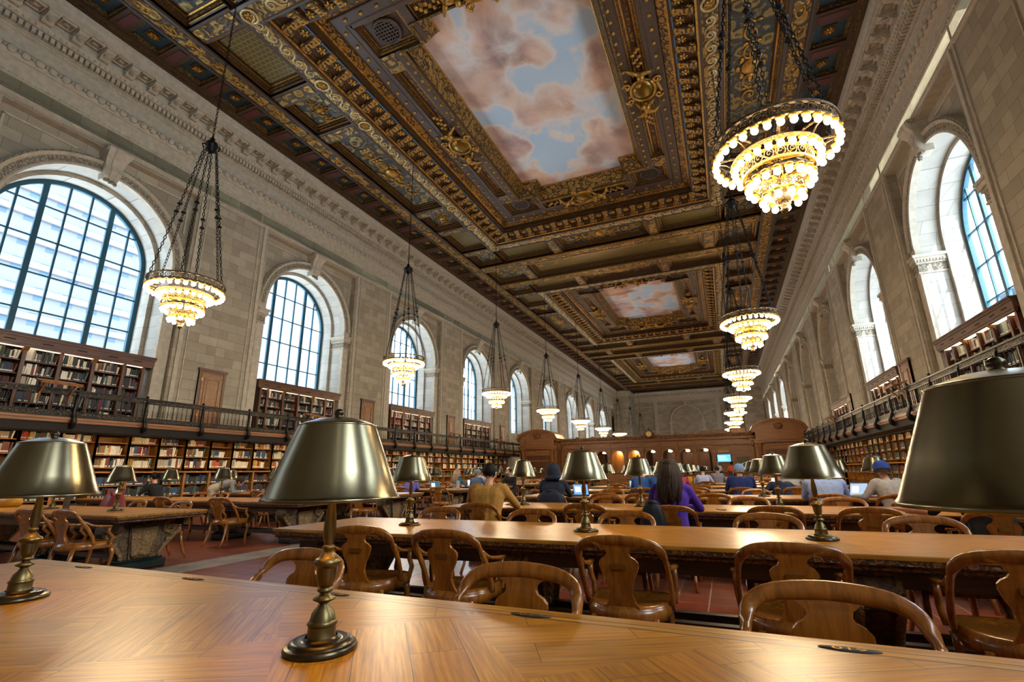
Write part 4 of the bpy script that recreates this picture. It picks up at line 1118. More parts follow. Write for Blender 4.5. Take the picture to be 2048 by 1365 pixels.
# ================================================================ reading tables
def table_wood():
    g = N('oiled parquet table top')
    tc = g.n('TexCoord'); sp = g.n('SeparateXYZ', i0=tc.outputs['Object'])
    x, y = sp.outputs[0], sp.outputs[1]
    oi = g.n('ObjectInfo')
    # big parquet squares whose boards turn by 90 degrees from one square to the next
    ck = g.n('TexChecker', Vector=g.coord((1.72, 1.72, 0), (0,0,PI/4), loc=(.1,.05,.5)), Scale=1.0)
    va = g.coord((1,1,1), (0,0,PI/4+.12)); vb = g.coord((1,1,1), (0,0,-PI/4+.3))
    def boards(v, nm):
        br = g.n('TexBrick', Vector=v, Color1=(.0,.0,.0,1), Color2=(1,1,1,1), Mortar=(.4,.4,.4,1), Scale=1.0)
        br.inputs['Brick Width'].default_value = .62; br.inputs['Row Height'].default_value = .15; br.inputs['Mortar Size'].default_value = .0012
        mp = g.n('Mapping', i0=v.outputs[0]); mp.inputs['Scale'].default_value = (3.0, 70, 1)
        ad = g.n('VectorMath', i0=mp.outputs[0], i1=g.mix(1.0, (0,0,0,1), br.outputs[0], 'ADD')); ad.operation = 'ADD'
        sc = g.n('VectorMath', i0=br.outputs[0]); sc.operation = 'SCALE'; sc.inputs['Scale'].default_value = 17.0
        g.set(ad, 'i1', sc)
        nz = g.n('TexNoise', Vector=ad, Scale=1.4, Detail=5.0, Roughness=.6, Distortion=.15)
        return br, nz
    ba, na = boards(va, 'a'); bb, nb = boards(vb, 'b')
    tone = g.mix(ck.outputs[1], ba.outputs[0], bb.outputs[0]); gr = g.mix(ck.outputs[1], na.outputs[0], nb.outputs[0]); mo = g.mix(ck.outputs[1], ba.outputs[1], bb.outputs[1])
    base = g.ramp(gr, [(.3, rgb('8f5a10')[:3]), (.5, rgb('b4761a')[:3]), (.7, rgb('cd9028')[:3])])
    c = g.mix(.55, base, g.ramp(tone, [(0, (.62,.6,.55)), (1, (1.15,1.1,1.0))]), 'MULTIPLY')
    c = g.mix(mo, c, rgb('3c2008'))
    # straight edge boards with two dark inlaid lines
    ax = g.math('SUBTRACT', 3.525, g.math('ABSOLUTE', x)); ay = g.math('SUBTRACT', .6, g.math('ABSOLUTE', y)); ed = g.math('MINIMUM', ax, ay)
    ne = g.n('TexNoise', Vector=g.coord((2.0, 30, 1)), Scale=1.5, Detail=5.0)
    ce = g.ramp(ne, [(.3, rgb('8a5418')[:3]), (.7, rgb('c48c34')[:3])])
    c = g.mix(g.math('LESS_THAN', ed, .105), c, ce)
    for a, b_ in ((.058,.064),(.098,.105)):
        ln = g.math('MULTIPLY', g.math('GREATER_THAN', ed, a), g.math('LESS_THAN', ed, b_)); c = g.mix(ln, c, rgb('241206'))
    sm = g.n('TexNoise', Vector=g.coord(), Scale=3.0, Detail=4.0); ro = g.n('MapRange', i0=sm); 
    ro.inputs['To Min'].default_value = .24; ro.inputs['To Max'].default_value = .31
    h = g.math('SUBTRACT', g.math('MULTIPLY', gr, .12), g.math('MULTIPLY', mo, .8))
    return g.bsdf(c, .3, 0)
M_TOP = table_wood()
M_TEDGE = relief('carved table edge', '3a2110', '80531f', 26, .45, 0, .5, bstr=.6, bdist=.008)
M_TREG = relief('carved trestle ground', '3f2d18', '6b5130', 14, .6, 0, .5, bstr=.6, bdist=.01)
M_TRES = relief('carved trestle', '7a5c36', '9c7b4c', 22, .55, 0, .42, bstr=.9, bdist=.015)
M_TDK = wood('dark table frame', '241309', '4b2d16', .4, 0, .7)
M_CHAIR = wood('polished chair oak', '6b3a10', 'b06c24', .27, 2, 1.1, .4)
M_SEATD = plain('dark leather seat', '1b1512', .4, var=.1)
M_GMARB = plain('green black marble', '16211d', .25, var=.3, scale=5)
M_BRZ = None
def bronze():
    g = N('brushed bronze'); mp = g.coord((1.5,1.5,160)); nz = g.n('TexNoise', Vector=mp, Scale=2.0, Detail=4.0)
    n2 = g.n('TexNoise', Vector=g.coord(), Scale=3.0, Detail=3.0)
    c = g.mix(n2, rgb('6f6853'), rgb('938a6e'))
    ro = g.n('MapRange', i0=nz); ro.inputs['To Min'].default_value = .19; ro.inputs['To Max'].default_value = .28
    return g.bsdf(c, ro, 1.0, bump=None)
M_BRZ = bronze()
M_BRZD = plain('dark bronze', '4d4536', .28, 1.0, .15, 8); M_BRZS = plain('bulb-lit bronze stem', '6e603f', .36, 1.0, .12, 8)  # stem bronze paler than the base: the bulb's glow put into its colour
M_LBULB = emit('table lamp bulb', 'ffc873', 45.0)
TL, TW = 3.525, .6
def table_parts():
    P = []
    b = MB()
    b.rings([[(-TL+d,-TW+d,z),(TL-d,-TW+d,z),(TL-d,TW-d,z),(-TL+d,TW-d,z)] for d, z in ((.006,.76),(0,.754),(0,.735))], True, False, 0, False)
    b.f[0] = tuple(reversed(b.f[0]))
    P.append(('tabletop', b.mesh('tabletop', [M_TOP])))
    b = MB(); b.rectring(TL, TW, [(0,.737),(.004,.735),(.004,.705),(.02,.7),(.035,.685),(.035,.672),(.06,.66),(.2,.66),(.2,.70)])
    P.append(('carved_edge', b.mesh('carved_edge', [M_TEDGE])))
    b = MB(); b.box(-TL+.2, TL-.2, -TW+.15, -TW+.2, .56, .68); b.box(-TL+.2, TL-.2, TW-.2, TW-.15, .56, .68)
    P.append(('apron', b.mesh('apron', [M_TDK])))
    b = MB()
    for y in (-.13, .13): b.box(-TL+.5, TL-.5, y-.035, y+.035, .14, .2)
    P.append(('stretcher', b.mesh('stretcher', [M_TDK])))
    return P
def trestle(wide=1.0):
    b = MB(); out = []
    half = [(.4,.67),(.42,.65),(.47,.62),(.5,.57),(.505,.51),(.48,.45),(.42,.4),(.35,.34),(.28,.28),(.23,.22),(.21,.18),(.22,.15),(.26,.13),(.26,.12)]
    poly = [(-y*wide, z) for y, z in half] + [(y*wide, z) for y, z in reversed(half)]
    b.prism(poly, 'x', -.09, .09, 0)
    b.prism([(-.15,.14),(.15,.14),(.2,.62),(-.2,.62)], 'x', -.115, .115, 0)
    for sx in (-1, 1):
        b.prism([(-.12,.19),(.12,.19),(.16,.55),(-.16,.55)], 'x', sx*.115-.012, sx*.115+.012, 1)
        for s in (-1, 1):
            b.tube([(sx*.1, s*.36*wide + s*.12*math.cos(t)*(1-t/13), .53+.11*math.sin(t)*(1-t/13)) for t in [x*.6 for x in range(18)]], .03, 6, 1)
            b.ball((sx*.1, s*.36*wide, .53), (.03,.035,.035), 8, 5, 1)
            b.tube([(sx*.1, s*.49*wide,.5),(sx*.1,s*.42*wide,.4),(sx*.1,s*.33*wide,.31),(sx*.1,s*.25*wide,.21),(sx*.1,s*.25*wide,.14)], .026, 6, 1)
    for sx in (-1, 1):
        for k in range(6): b.ball((sx*.125, 0, .22+.06*k), (.016,.045-.004*(k % 3),.03), 8, 5, 1)
        for s in (-1, 1):
            for k in range(5): b.tube([(sx*.122, s*(.03+.05*math.sin(t*.55)), .22+.065*k+.03*math.cos(t)) for t in [x*.6 for x in range(7)]], .009, 4, 1)
            b.tube([(sx*.125,s*.125,.18),(sx*.125,s*.17,.57)], .012, 5, 1); b.box(sx*.125-.02, sx*.125+.02, -.16, .16, .565, .59, 1); b.box(sx*.125-.02, sx*.125+.02, -.12, .12, .165, .185, 1)
            for k in range(4): b.ball((sx*.1, s*(.25+.045*k), .2+.08*k), (.018,.03,.035), 6, 4, 1)
    b.box(-.13, .13, -.47*wide, .47*wide, .63, .67, 0)
    me = b.mesh('trestle', [M_TREG, M_TRES])
    p = MB(); p.bbox(-.16, .16, -.34*wide, .34*wide, 0, .12, .02); p.bbox(-.13,.13,-.3*wide,.3*wide,.12,.15,.01)
    return me, p.mesh('plinth', [M_GMARB])
TP = table_parts(); ME_TR, ME_PL = trestle()
def make_table():
    r = thing('reading_table', 'x', 'table')
    for nm, me in TP: link(nm, me, r)
    for x in (-TL+.52, -1.15, 1.15, TL-.52):
        t = link('trestle', ME_TR, r, (x,0,0)); link('plinth', ME_PL, t)
    return r
# ---- chair: origin on the floor under the seat, back towards -y
def chair_parts():
    P = []
    b = MB()
    out = [(.25*math.cos(a)*1.0, -.02+.25*math.sin(a)) if math.sin(a) < 0 else (.25*(1 if math.cos(a) > 0 else -1)*min(1,abs(math.cos(a))*1.9)*1.0, -.02+.24*math.sin(a)) for a in [2*PI*k/28 for k in range(28)]]
    rs = [[(x*k, y*k, z) for x, y in out] for k, z in ((.93,.375),(1.03,.38),(1.05,.43),(1.0,.445))]
    b.rings(rs, True, False, 0, True); rs = [[(x*k, y*k, z) for x, y in out] for k, z in ((1.0,.445),(.97,.462),(.85,.462),(.5,.45))]
    b.rings(rs, False, True, 1, True)
    P.append(('seat', b, 0))
    b = MB()
    L = [(-.262,-.03,.43),(-.268,-.07,.52),(-.268,-.14,.63),(-.262,-.215,.72),(-.243,-.265,.78),(-.185,-.285,.815),(-.095,-.297,.828),(0,-.3,.832)]
    W8 = [.036,.038,.042,.046,.05,.056,.062,.064]
    L4 = spline([p + (w_,) for p, w_ in zip(L, W8)], 3)
    full = L4 + [(-x,y,z,w_) for x,y,z,w_ in reversed(L4[:-1])]; n = len(full)
    pts = [p[:3] for p in full]; ws = [p[3] for p in full]; wd = []
    for i in range(n):
        f_ = min(1, max(0, (min(i, n-1-i)/(n-1)*14 - 2.5)/2.0)); wd.append(Vector((0,-.9,.4)).lerp(Vector((0,-.25,1)), f_))
    b.ribbon(pts, wd, ws, .03, 0, True)
    P.append(('back_frame', b, 0))
    b = MB()
    pr = [(.445,.105,-.235),(.465,.095,-.24),(.49,.078,-.245),(.54,.064,-.255),(.59,.074,-.263),(.64,.1,-.272),(.69,.117,-.28),(.71,.116,-.282),(.728,.1,-.284),(.742,.075,-.286),(.757,.066,-.288),(.775,.07,-.291),(.793,.092,-.293),(.806,.135,-.296),(.82,.16,-.297)]
    b.rings([[(-w,y-.011,z),(w,y-.011,z),(w,y+.011,z),(-w,y+.011,z)] for z, w, y in pr], True, True, 0, False)
    P.append(('splat', b, 0))
    b = MB(); b.box(-.045, .045, -.297, -.285, .67, .7, 0, T(0,0.0,0)); P.append(('name_plate', b, 1))
    for s in (-1, 1):
        b = MB(); b.ribbon(spline([(s*.262,-.2,.715),(s*.268,-.1,.665),(s*.275,.02,.645),(s*.278,.12,.64)], 3), (1,0,0), [.03+.002*i for i in range(10)], .024, 0, True)
        b.ribbon([(s*.26,.13,.42),(s*.27,.17,.5),(s*.275,.1,.57),(s*.276,.11,.635)], (1,0,0), .032, .04, 0, True)
        P.append(('arm', b, 0))
        b = MB(); b.ribbon([(s*.21,.2,.4),(s*.215,.225,.3),(s*.215,.205,.15),(s*.215,.215,.0)], (1,0,0), [.045,.042,.034,.036], [.055,.05,.034,.04], 0, True)
        P.append(('leg', b, 0))
        b = MB(); b.ribbon([(s*.18,-.2,.4),(s*.185,-.225,.25),(s*.195,-.27,.1),(s*.205,-.33,0)], (1,0,0), [.042,.04,.034,.032], [.048,.042,.036,.034], 0, True)
        P.append(('leg', b, 0))
    return P
CP_ = chair_parts()
CM = [(nm, b.mesh('chair_'+nm, [M_BRASS] if mi == 1 else [M_CHAIR, M_CHAIR])) for nm, b, mi in CP_]
allc = MB()
for nm, b, mi in CP_:
    k = len(allc.v); allc.v += b.v; allc.f += [tuple(i+k for i in f) for f in b.f]; allc.m += [1 if (nm == 'seat' and x == 1) else 0 for x in b.m]; allc.s += b.s
CFAR = allc.mesh('chair_whole', [M_CHAIR, M_CHAIR])
def make_chair():
    r = thing('library_chair', 'x', 'chair')
    for nm, me in CM: link(nm, me, r)
    return r
chair0 = make_chair(); chair_used = [False]
def put_chair(x, y, rz, label, group, far=False):
    if far:
        o = link('library_chair', CFAR, None, (x, y, 0), rz)
    else:
        o = chair0 if not chair_used[0] else copy_tree(chair0)
        chair_used[0] = True; o.location = (x, y, 0); o.rotation_euler = (0,0,rz)
    return tag(o, label, 'chair', group)
# ---- lamp
def lamp_parts():
    P = []
    b = MB()
    for pr in ([(0,0),(.1,0),(.102,.008),(.097,.015)], [(.097,.015),(.088,.018)], [(.088,.018),(.083,.026),(.074,.028)], [(.074,.028),(.06,.026),(.05,.028),(.044,.036)]): b.lathe(pr, 40)
    P.append(('base', b, 1))
    b = MB()
    for pr in ([(.042,.03),(.039,.036),(.0385,.062)], [(.0385,.062),(.043,.068),(.036,.076)], [(.036,.076),(.031,.096),(.019,.11),(.0135,.12)], [(.0135,.12),(.018,.123),(.031,.129),(.032,.133),(.018,.14),(.0135,.147)],
               [(.0135,.147),(.021,.151),(.022,.156),(.016,.162)], [(.016,.162),(.021,.168),(.026,.185),(.0285,.215)], [(.0285,.215),(.038,.224),(.04,.231),(.033,.239)], [(.033,.239),(.024,.243),(.02,.251),(.0125,.258)], [(.0125,.258),(.0125,.263),(.0175,.267),(.0175,.272),(.012,.277)],
               [(.012,.277),(.0165,.295),(.0185,.315),(.0175,.34),(.0125,.38),(.009,.41),(.011,.425)], [(.011,.425),(.016,.432),(.008,.44),(.006,.62)]): b.lathe(pr, 20)
    P.append(('stem', b, 3))
    b = MB()
    for pr in ([(.199,.404),(.203,.408),(.2,.413)], [(.2,.413),(.194,.42),(.168,.49),(.142,.56),(.1175,.625)], [(.1175,.625),(.119,.629),(.113,.632)], [(.113,.632),(.06,.65),(.018,.656)]): b.lathe(pr, 56)
    b.lathe([(.199,.404),(.191,.42),(.165,.49),(.139,.56),(.114,.622)], 48, mi=1); b.lathe([(.114,.622),(.05,.64),(.015,.648)], 48, mi=1); P.append(('shade', b, 0))
    b = MB(); b.lathe([(.018,.654),(.012,.659),(.016,.666),(.0155,.674),(.008,.681),(0,.683)], 16); P.append(('finial', b, 1))
    b = MB(); b.ball((0,0,.53), .03, 10, 6); P.append(('bulb', b, 2))
    return P
LP_ = lamp_parts()
M_SHIN = plain('pale shade lining', 'b09a66', .5, .3)
LM_ = [(nm, b.mesh('lamp_'+nm, [[M_BRZ, M_SHIN], [M_BRZD], [M_LBULB], [M_BRZS]][mi])) for nm, b, mi in LP_]
def make_lamp():
    r = thing('table_lamp', 'x', 'lamp')
    for nm, me in LM_: link(nm, me, r)
    return r
lamp0 = make_lamp(); lamp_used = [False]
def put_lamp(x, y, label, z=.76):
    o = lamp0 if not lamp_used[0] else copy_tree(lamp0)
    lamp_used[0] = True; o.location = (x, y, z); o.rotation_euler = (0,0,random.uniform(0,6))
    return tag(o, label, 'lamp', 'bronze reading lamps on the tables')
# ---- layout
RX, LX = -.43, -10.75        # table centres of the right and left columns
def RY(k): return 1.205 + 2.91*k
def LY(k): return 4.6 + 2.91*(k-1)
ORD = ['nearest', 'second', 'third', 'fourth', 'fifth', 'sixth', 'seventh', 'eighth', 'ninth', 'tenth', 'eleventh', 'twelfth', 'thirteenth']
table0 = make_table(); first = True
for colm, X0, Yf, ks, nm in (('R', RX, RY, range(0, 12), 'right'), ('L', LX, LY, range(1, 11), 'left')):
    for k in ks:
        o = table0 if first else copy_tree(table0); first = False
        o.location = (X0, Yf(k), 0)
        n = k if colm == 'R' else k-1
        tag(o, 'long oak reading table on carved trestles, %s in the %s column' % (ORD[n], nm), 'table', 'reading tables in two columns')
        xs = (-2.42, -.69, .98, 2.68) if colm == 'R' else (-2.9, -1.1, .65, 2.35)
        if k == 0: xs = (-2.32, -.69, .93, 2.68)
        for j, dx in enumerate(xs):
            if colm == 'L' and j == 0 and k > 6: pass
            put_lamp(X0+dx, Yf(k), 'bronze cone shade table lamp, %s from left on the %s table, %s column' % (ORD[j] if j else 'first', ORD[n], nm))
SL = [-2.62, -1.44, -.23, .68, 1.73, 2.63]       # seat slots relative to the table centre
SLL = [-2.9, -1.9, -1.0, -.1, .9, 1.9, 2.75]
PEOPLE_SEATS = {}
def chairs_for(colm, k, near, far, X0, Y0, tn, side, whole):
    for lst, sgn, lab in ((near, -1, 'near'), (far, 1, 'far')):
        for q, e in enumerate(lst):
            x, dy, rz = e if isinstance(e, tuple) else (e, 0, 0)
            y = Y0 + sgn*(TW+.22+dy-(.09 if sgn < 0 else .31))
            a = (0 if sgn < 0 else PI) + rz + random.uniform(-.05,.05)*(0 if isinstance(e, tuple) else 1)
            put_chair(X0+x, y, a, 'oak bow-back armchair, %s from left on %s side of %s table, %s column' % (nth(q+1), lab, ORD[tn], side), 'oak armchairs around the reading tables', whole)
chairs_for('R', 0, [], [(-1.66,.1,.0),(-.43,.08,.0),(.69,.08,0),(1.75,.1,0)], RX, RY(0), 0, 'right', False)
chairs_for('R', 1, [(-2.27,-.02,.22),(-1.44,.0,.0),(-.23,-.02,0),(.68,-.02,.04),(1.66,-.02,-.1)], [(-2.65,.15,0),(-1.5,.1,0),(-.52,.1,.0),(.7,.1,0),(1.8,.1,0)], RX, RY(1), 1, 'right', False)
chairs_for('R', 2, [(-2.62,.1,0),(-1.22,.0,0),(-.2,.15,0),(.84,0,0),(1.68,0,0),(2.63,.1,0)], [(-1.35,.1,0),(.66,.1,0),(1.79,.1,0)], RX, RY(2), 2, 'right', False)
chairs_for('R', 3, [(-2.6,.12,0),(-1.6,.1,0),(-.98,.1,0),(.17,0,0),(1.8,.1,0),(2.65,.1,0)], [(-1.9,.1,0),(-.3,.1,0),(.9,.1,0)], RX, RY(3), 3, 'right', False)
chairs_for('L', 1, [(2.3,0,.1),(3.15,0,.05)], [(1.35,.1,-.1),(2.5,.1,-.05)], LX, LY(1), 0, 'left', False)
chairs_for('L', 2, [(2.1,.1,.1),(.4,.05,0)], [(-1.2,.1,0),(-.5,.1,.1),(1.0,.1,0),(2.2,.1,0)], LX, LY(2), 1, 'left', False)
chairs_for('L', 3, [(2.75,.05,.3),(-.4,.1,0),(1.1,.1,0)], [(2.0,.1,0),(.2,.1,0),(-1.4,.1,0)], LX, LY(3), 2, 'left', False)
chairs_for('L', 4, [(3.25,.25,.15),(1.95,.12,0),(.3,.1,0)], [(2.6,.1,0),(1.2,.1,0)], LX, LY(4), 3, 'left', False)
random.seed(21)
for k in range(4, 12): chairs_for('R', k, sorted(random.sample(SL, 4)), sorted(random.sample(SL, 4)), RX, RY(k), k, 'right', True)
for k in range(5, 11): chairs_for('L', k, sorted(random.sample(SLL, 3)), sorted(random.sample(SLL, 3)), LX, LY(k), k-1, 'left', True)
# ---- seat number plates let into the edge of the nearest table
M_PLATE = plain('dark bronze plate', '1a1008', .7, 0.0); M_NUM = plain('brass numerals', 'a87c34', .35, .8)
for x, s in ((-3.34,'015'),(-2.43,'016'),(-1.55,'018'),(-.68,'017'),(.25,'019')):
    b = MB(); b.lathe([(.075,0),(.075,.0015),(.0,.0015)], 24, M=T(0,0,0,s=(1,.27,1)))
    o = b.obj('seat_plate', [M_PLATE], table0, (x-RX, .52, .7602)); o['label'] = 'dark oval seat number plate'
    cu_ = bpy.data.curves.new('numerals', 'FONT'); cu_.body = s; cu_.size = .036; cu_.extrude = .0006; cu_.align_x = 'CENTER'; cu_.align_y = 'CENTER'; cu_.materials.append(M_NUM)
    nm_ = bake(cu_)
    t = link('numerals', nm_, o, (0,0,.002))
    t.scale = (1.6,.8,1)

# ================================================================ chandeliers
M_BULB = emit('frosted globe bulb', 'ffe2b6', 52.0)
M_CHB = relief('pierced chandelier brass', '2a2012', '6b5228', 20, .5, .5, .5, bstr=.6, bdist=.01)
M_CUP = plain('gilt lamp cup', 'b98a2a', .35, .8)
M_CHAIN = plain('black iron chain', '191716', .45, .7)
TIERS = ((.77,.88,32),(.535,.74,24),(.4,.42,18),(.245,.19,10))
def ring_strip(b, r, z0, z1, t=.02, n=48, mi=0):
    b.lathe([(r-t,z0),(r+t,z0),(r+t,z1),(r-t,z1),(r-t,z0)], n, mi=mi, smooth=False)
ZMAP = ((-1,-1),(0,0),(.29,.19),(.55,.42),(.85,.74),(1.05,.88),(1.4,1.14),(2.4,2.14))
def zm(z):
    for (a, p), (c, q) in zip(ZMAP, ZMAP[1:]):
        if z <= c: return p + (q-p)*(z-a)/(c-a)
    return z
def loops(b, r, z0, z1, n):
    zc, h = (z0+z1)/2, (z1-z0)/2
    for k in range(n):
        a0 = 2*PI*k/n; w_ = PI/n
        b.tube([(r*math.cos(a0+w_*.85*math.cos(t)), r*math.sin(a0+w_*.85*math.cos(t)), zc+h*math.sin(t)) for t in [2*PI*i/10 for i in range(10)]], .012, 4, 0, closed=True)
        b.tube([(r*math.cos(a0+w_*.5*math.cos(t)*(1-t/9)), r*math.sin(a0+w_*.5*math.cos(t)*(1-t/9)), zc+h*.6*math.sin(t)*(1-t/9)) for t in [i*.9 for i in range(8)]], .01, 4, 0)
def sq(b):
    b.v = [(x*.73, y*.73, zm(z)) for x, y, z in b.v]; return b
def chand_meshes():
    D = {}
    Q = .73
    b = MB(); loops(b, 1.07, 1.2, 1.36, 30); ring_strip(b, 1.085, 1.36, 1.4, .03, 56, 1); ring_strip(b, 1.07, 1.16, 1.2, .03, 56, 1)
    for k in range(8):
        a = k*PI/4; b.box(.6, 1.06, -.012, .012, 1.19, 1.22, 1, T(0,0,0,0,0,a)); b.tube([(.74*math.cos(a),.74*math.sin(a),.98),(.85*math.cos(a),.85*math.sin(a),1.1),(1.04*math.cos(a),1.04*math.sin(a),1.18)], .014, 5, 1)
    D['outer_ring'] = sq(b).mesh('outer_ring', [M_CHB, M_CHB])
    b = MB(); ring_strip(b, .76, .95, 1.0, .03, 40, 0); loops(b, .6, .74, .88, 20); ring_strip(b, .6, .88, .91, .03, 40, 1); ring_strip(b, .6, .71, .74, .025, 40, 1)
    for k in range(8): b.box(.08, .76, -.01, .01, .96, .985, 1, T(0,0,0,0,0,k*PI/4))
    D['middle_ring'] = sq(b).mesh('middle_ring', [M_CHB, M_CUP])
    b = MB(); ring_strip(b, .53, .64, .68, .02, 32, 0); loops(b, .36, .44, .52, 14); ring_strip(b, .32, .38, .42, .02, 28, 1)
    for k in range(8):
        b.box(.05, .53, -.008, .008, .65, .67, 1, T(0,0,0,0,0,k*PI/4))
        for r0, z0, r1, z1 in ((.6,.74,.53,.68),(.5,.64,.34,.42)): b.tube([(r0*math.cos(k*PI/4),r0*math.sin(k*PI/4),z0),(r1*math.cos(k*PI/4),r1*math.sin(k*PI/4),z1)], .008, 4, 1)
    D['lower_ring'] = sq(b).mesh('lower_ring', [M_CHB, M_CUP])
    b = MB(); b.lathe([(.03,1.3),(.03,.5),(.1,.46),(.2,.4),(.2,.34),(.14,.26),(.08,.22),(.06,.19),(.07,.17),(.04,.14),(.07,.1),(.075,.06),(.05,.03),(.02,.0),(0,-.02)], 20); D['bowl'] = sq(b).mesh('bowl', [M_CHB])
    b = MB(); b.lathe([(.02,5.22),(.02,5.15),(.06,5.12),(.05,5.05),(.14,4.98),(.15,4.9),(.1,4.85),(.12,4.78),(.05,4.7),(0,4.66)], 14)
    for k in range(6): b.tube([(.1*math.cos(k*PI/3),.1*math.sin(k*PI/3),4.95),(.2*math.cos(k*PI/3),.2*math.sin(k*PI/3),4.9),(.16*math.cos(k*PI/3),.16*math.sin(k*PI/3),4.8)], .02, 5)
    b.v = [(x,y,z+.07) for x,y,z in b.v]; D['hub'] = b.mesh('hub', [M_CHAIN])
    def chain(p0, p1, pitch=.085):
        b = MB(); p0, p1 = Vector(p0), Vector(p1); L = (p1-p0).length; n = int(L/pitch); q = (p1-p0).to_track_quat('X', 'Z').to_matrix().to_4x4()
        for k in range(n):
            M = Matrix.Translation(p0+(p1-p0)*((k+.5)/n)) @ q @ Matrix.Rotation((k % 2)*PI/2, 4, 'X')
            b.tube([(.055*math.cos(a), .026*math.sin(a), 0) for a in [2*PI*i/6 for i in range(6)]], .0095, 4, 0, True, M, closed=True)
        return b
    for k in range(6):
        a = k*PI/3+.3; b = chain((Q*1.07*math.cos(a),Q*1.07*math.sin(a),1.12), (.14*math.cos(a),.14*math.sin(a),4.87))
        for f in (.46, .52): b.lathe([(0,-.03),(.05,-.02),(.06,0),(.05,.02),(0,.03)], 8, ((Q*1.07+(.14-Q*1.07)*f)*math.cos(a), (Q*1.07+(.14-Q*1.07)*f)*math.sin(a), 1.12+3.75*f))
        D['chain%d' % k] = b.mesh('chain', [M_CHAIN])
    D['chain6'] = chain((0,0,5.17), (0,0,ZC-4.57)).mesh('suspension_chain', [M_CHAIN])
    b = MB(); b.ball((0,0,0), (.046,.046,.048), 10, 7); D['bulb'] = b.mesh('globe_bulb', [M_BULB])
    b = MB(); b.lathe([(.025,.035),(.045,.045),(.058,.06),(.055,.08),(.03,.09),(.008,.12)], 10); D['cup'] = b.mesh('lamp_cup', [M_CUP])
    for i, (r, z, n) in enumerate(TIERS):
        b = MB()
        for k in range(n): b.ball((r*math.cos(2*PI*k/n), r*math.sin(2*PI*k/n), z), (.046,.046,.048), 8, 5)
        D['tier%d' % i] = b.mesh('bulb_tier', [M_BULB])
        b = MB()
        for k in range(n): b.lathe([(.025,.035),(.058,.06),(.03,.09),(.008,.11)], 7, (r*math.cos(2*PI*k/n), r*math.sin(2*PI*k/n), z))
        D['cups%d' % i] = b.mesh('cup_tier', [M_CUP])
    return D
CH = chand_meshes()
def chandelier(x, y, label, near):
    r = thing('chandelier', label, 'chandelier', (x, y, 4.57), 0, 'chandeliers hanging in two rows')
    for nm in ('outer_ring', 'middle_ring', 'lower_ring', 'bowl', 'hub'): link(nm, CH[nm], r)
    for k in range(7): link('chain' if k < 6 else 'suspension_chain', CH['chain%d' % k], r)
    for i, (rr, z, n) in enumerate(TIERS):
        if near:
            for k in range(n):
                bl = link('globe_bulb', CH['bulb'], r, (rr*math.cos(2*PI*k/n), rr*math.sin(2*PI*k/n), z)); link('lamp_cup', CH['cup'], bl)
        else:
            link('bulb_tier', CH['tier%d' % i], r); link('cup_tier', CH['cups%d' % i], r)
for i in range(0, 10):
    y = -1.9 + BAY*i
    for x, s in ((-11.36, 'left'), (1.13, 'right')):
        if i == 0 and s == 'left': chandelier(x, y, 'glowing tiered chandelier of the left row, behind the viewpoint', False) if 0 else None
        if i == 0: continue
        chandelier(x, y, 'glowing tiered chandelier, %s in the %s row' % (ORD[i-1] if i > 1 else 'nearest', s), (i <= 2))
# ================================================================ people
SKIN = [plain('skin %d' % i, c, .55, var=.04) for i, c in enumerate(('c58f70', '8a5a3c', 'd6a688', '5c3a28'))]
HAIR = [plain('hair %d' % i, c, .65, var=.2, scale=40, Specular_IOR_Level=.2) for i, c in enumerate(('17110d', '33241a', '6b4a2e', '8c8378', 'b09274'))]
CLOTH = {}
def cloth(c):
    if c not in CLOTH: CLOTH[c] = plain('cloth '+c, c, .85, var=.06, scale=30)
    return CLOTH[c]
M_EYE = plain('eye', '1a1412', .3); M_SOLE = plain('shoe', '1d1a18', .5)
def capsule(b, p0, p1, r0, r1, n=10):
    p0, p1 = Vector(p0), Vector(p1); d = p1-p0; L = d.length
    pts, rad = [], []
    t = d.normalized() if L > 1e-6 else Vector((0,0,1))
    for k in (90, 60, 30): a = math.radians(k); pts.append(p0 - t*r0*math.sin(a)); rad.append(max(r0*math.cos(a), r0*.04))
    pts += [p0, p0+d*.5, p1]; rad += [r0, (r0+r1)/2, r1]
    for k in (30, 60, 90): a = math.radians(k); pts.append(p1 + t*r1*math.sin(a)); rad.append(max(r1*math.cos(a), r1*.04))
    b.tube(pts, rad, n)
def seg_dist(p, a, b_):
    d = b_-a; L = d.dot(d); t = 0 if L < 1e-9 else max(0, min(1, (p-a).dot(d)/L)); return (p-(a+d*t)).length, t
def body(name, caps, mats, parent, voxel):
    """caps: (p0,p1,r0,r1,material index) fused into one continuous skin"""
    b = MB()
    for p0, p1, r0, r1, mi in caps: capsule(b, p0, p1, r0, r1)
    out = bake(b.mesh('raw', []), (('REMESH', dict(mode='VOXEL', voxel_size=voxel)), ('SMOOTH', dict(factor=.5, iterations=5))))
    out.name = name
    for mt in mats: out.materials.append(mt)
    C = [(Vector(a), Vector(c), r0, r1, mi) for a, c, r0, r1, mi in caps]
    for p in out.polygons:
        c = p.center; best = (9e9, 0)
        for a, e, r0, r1, mi in C:
            d, t = seg_dist(c, a, e); d -= r0 + (r1-r0)*t
            if d < best[0]: best = (d, mi)
        p.material_index = best[1]; p.use_smooth = True
    return link(name, out, parent)
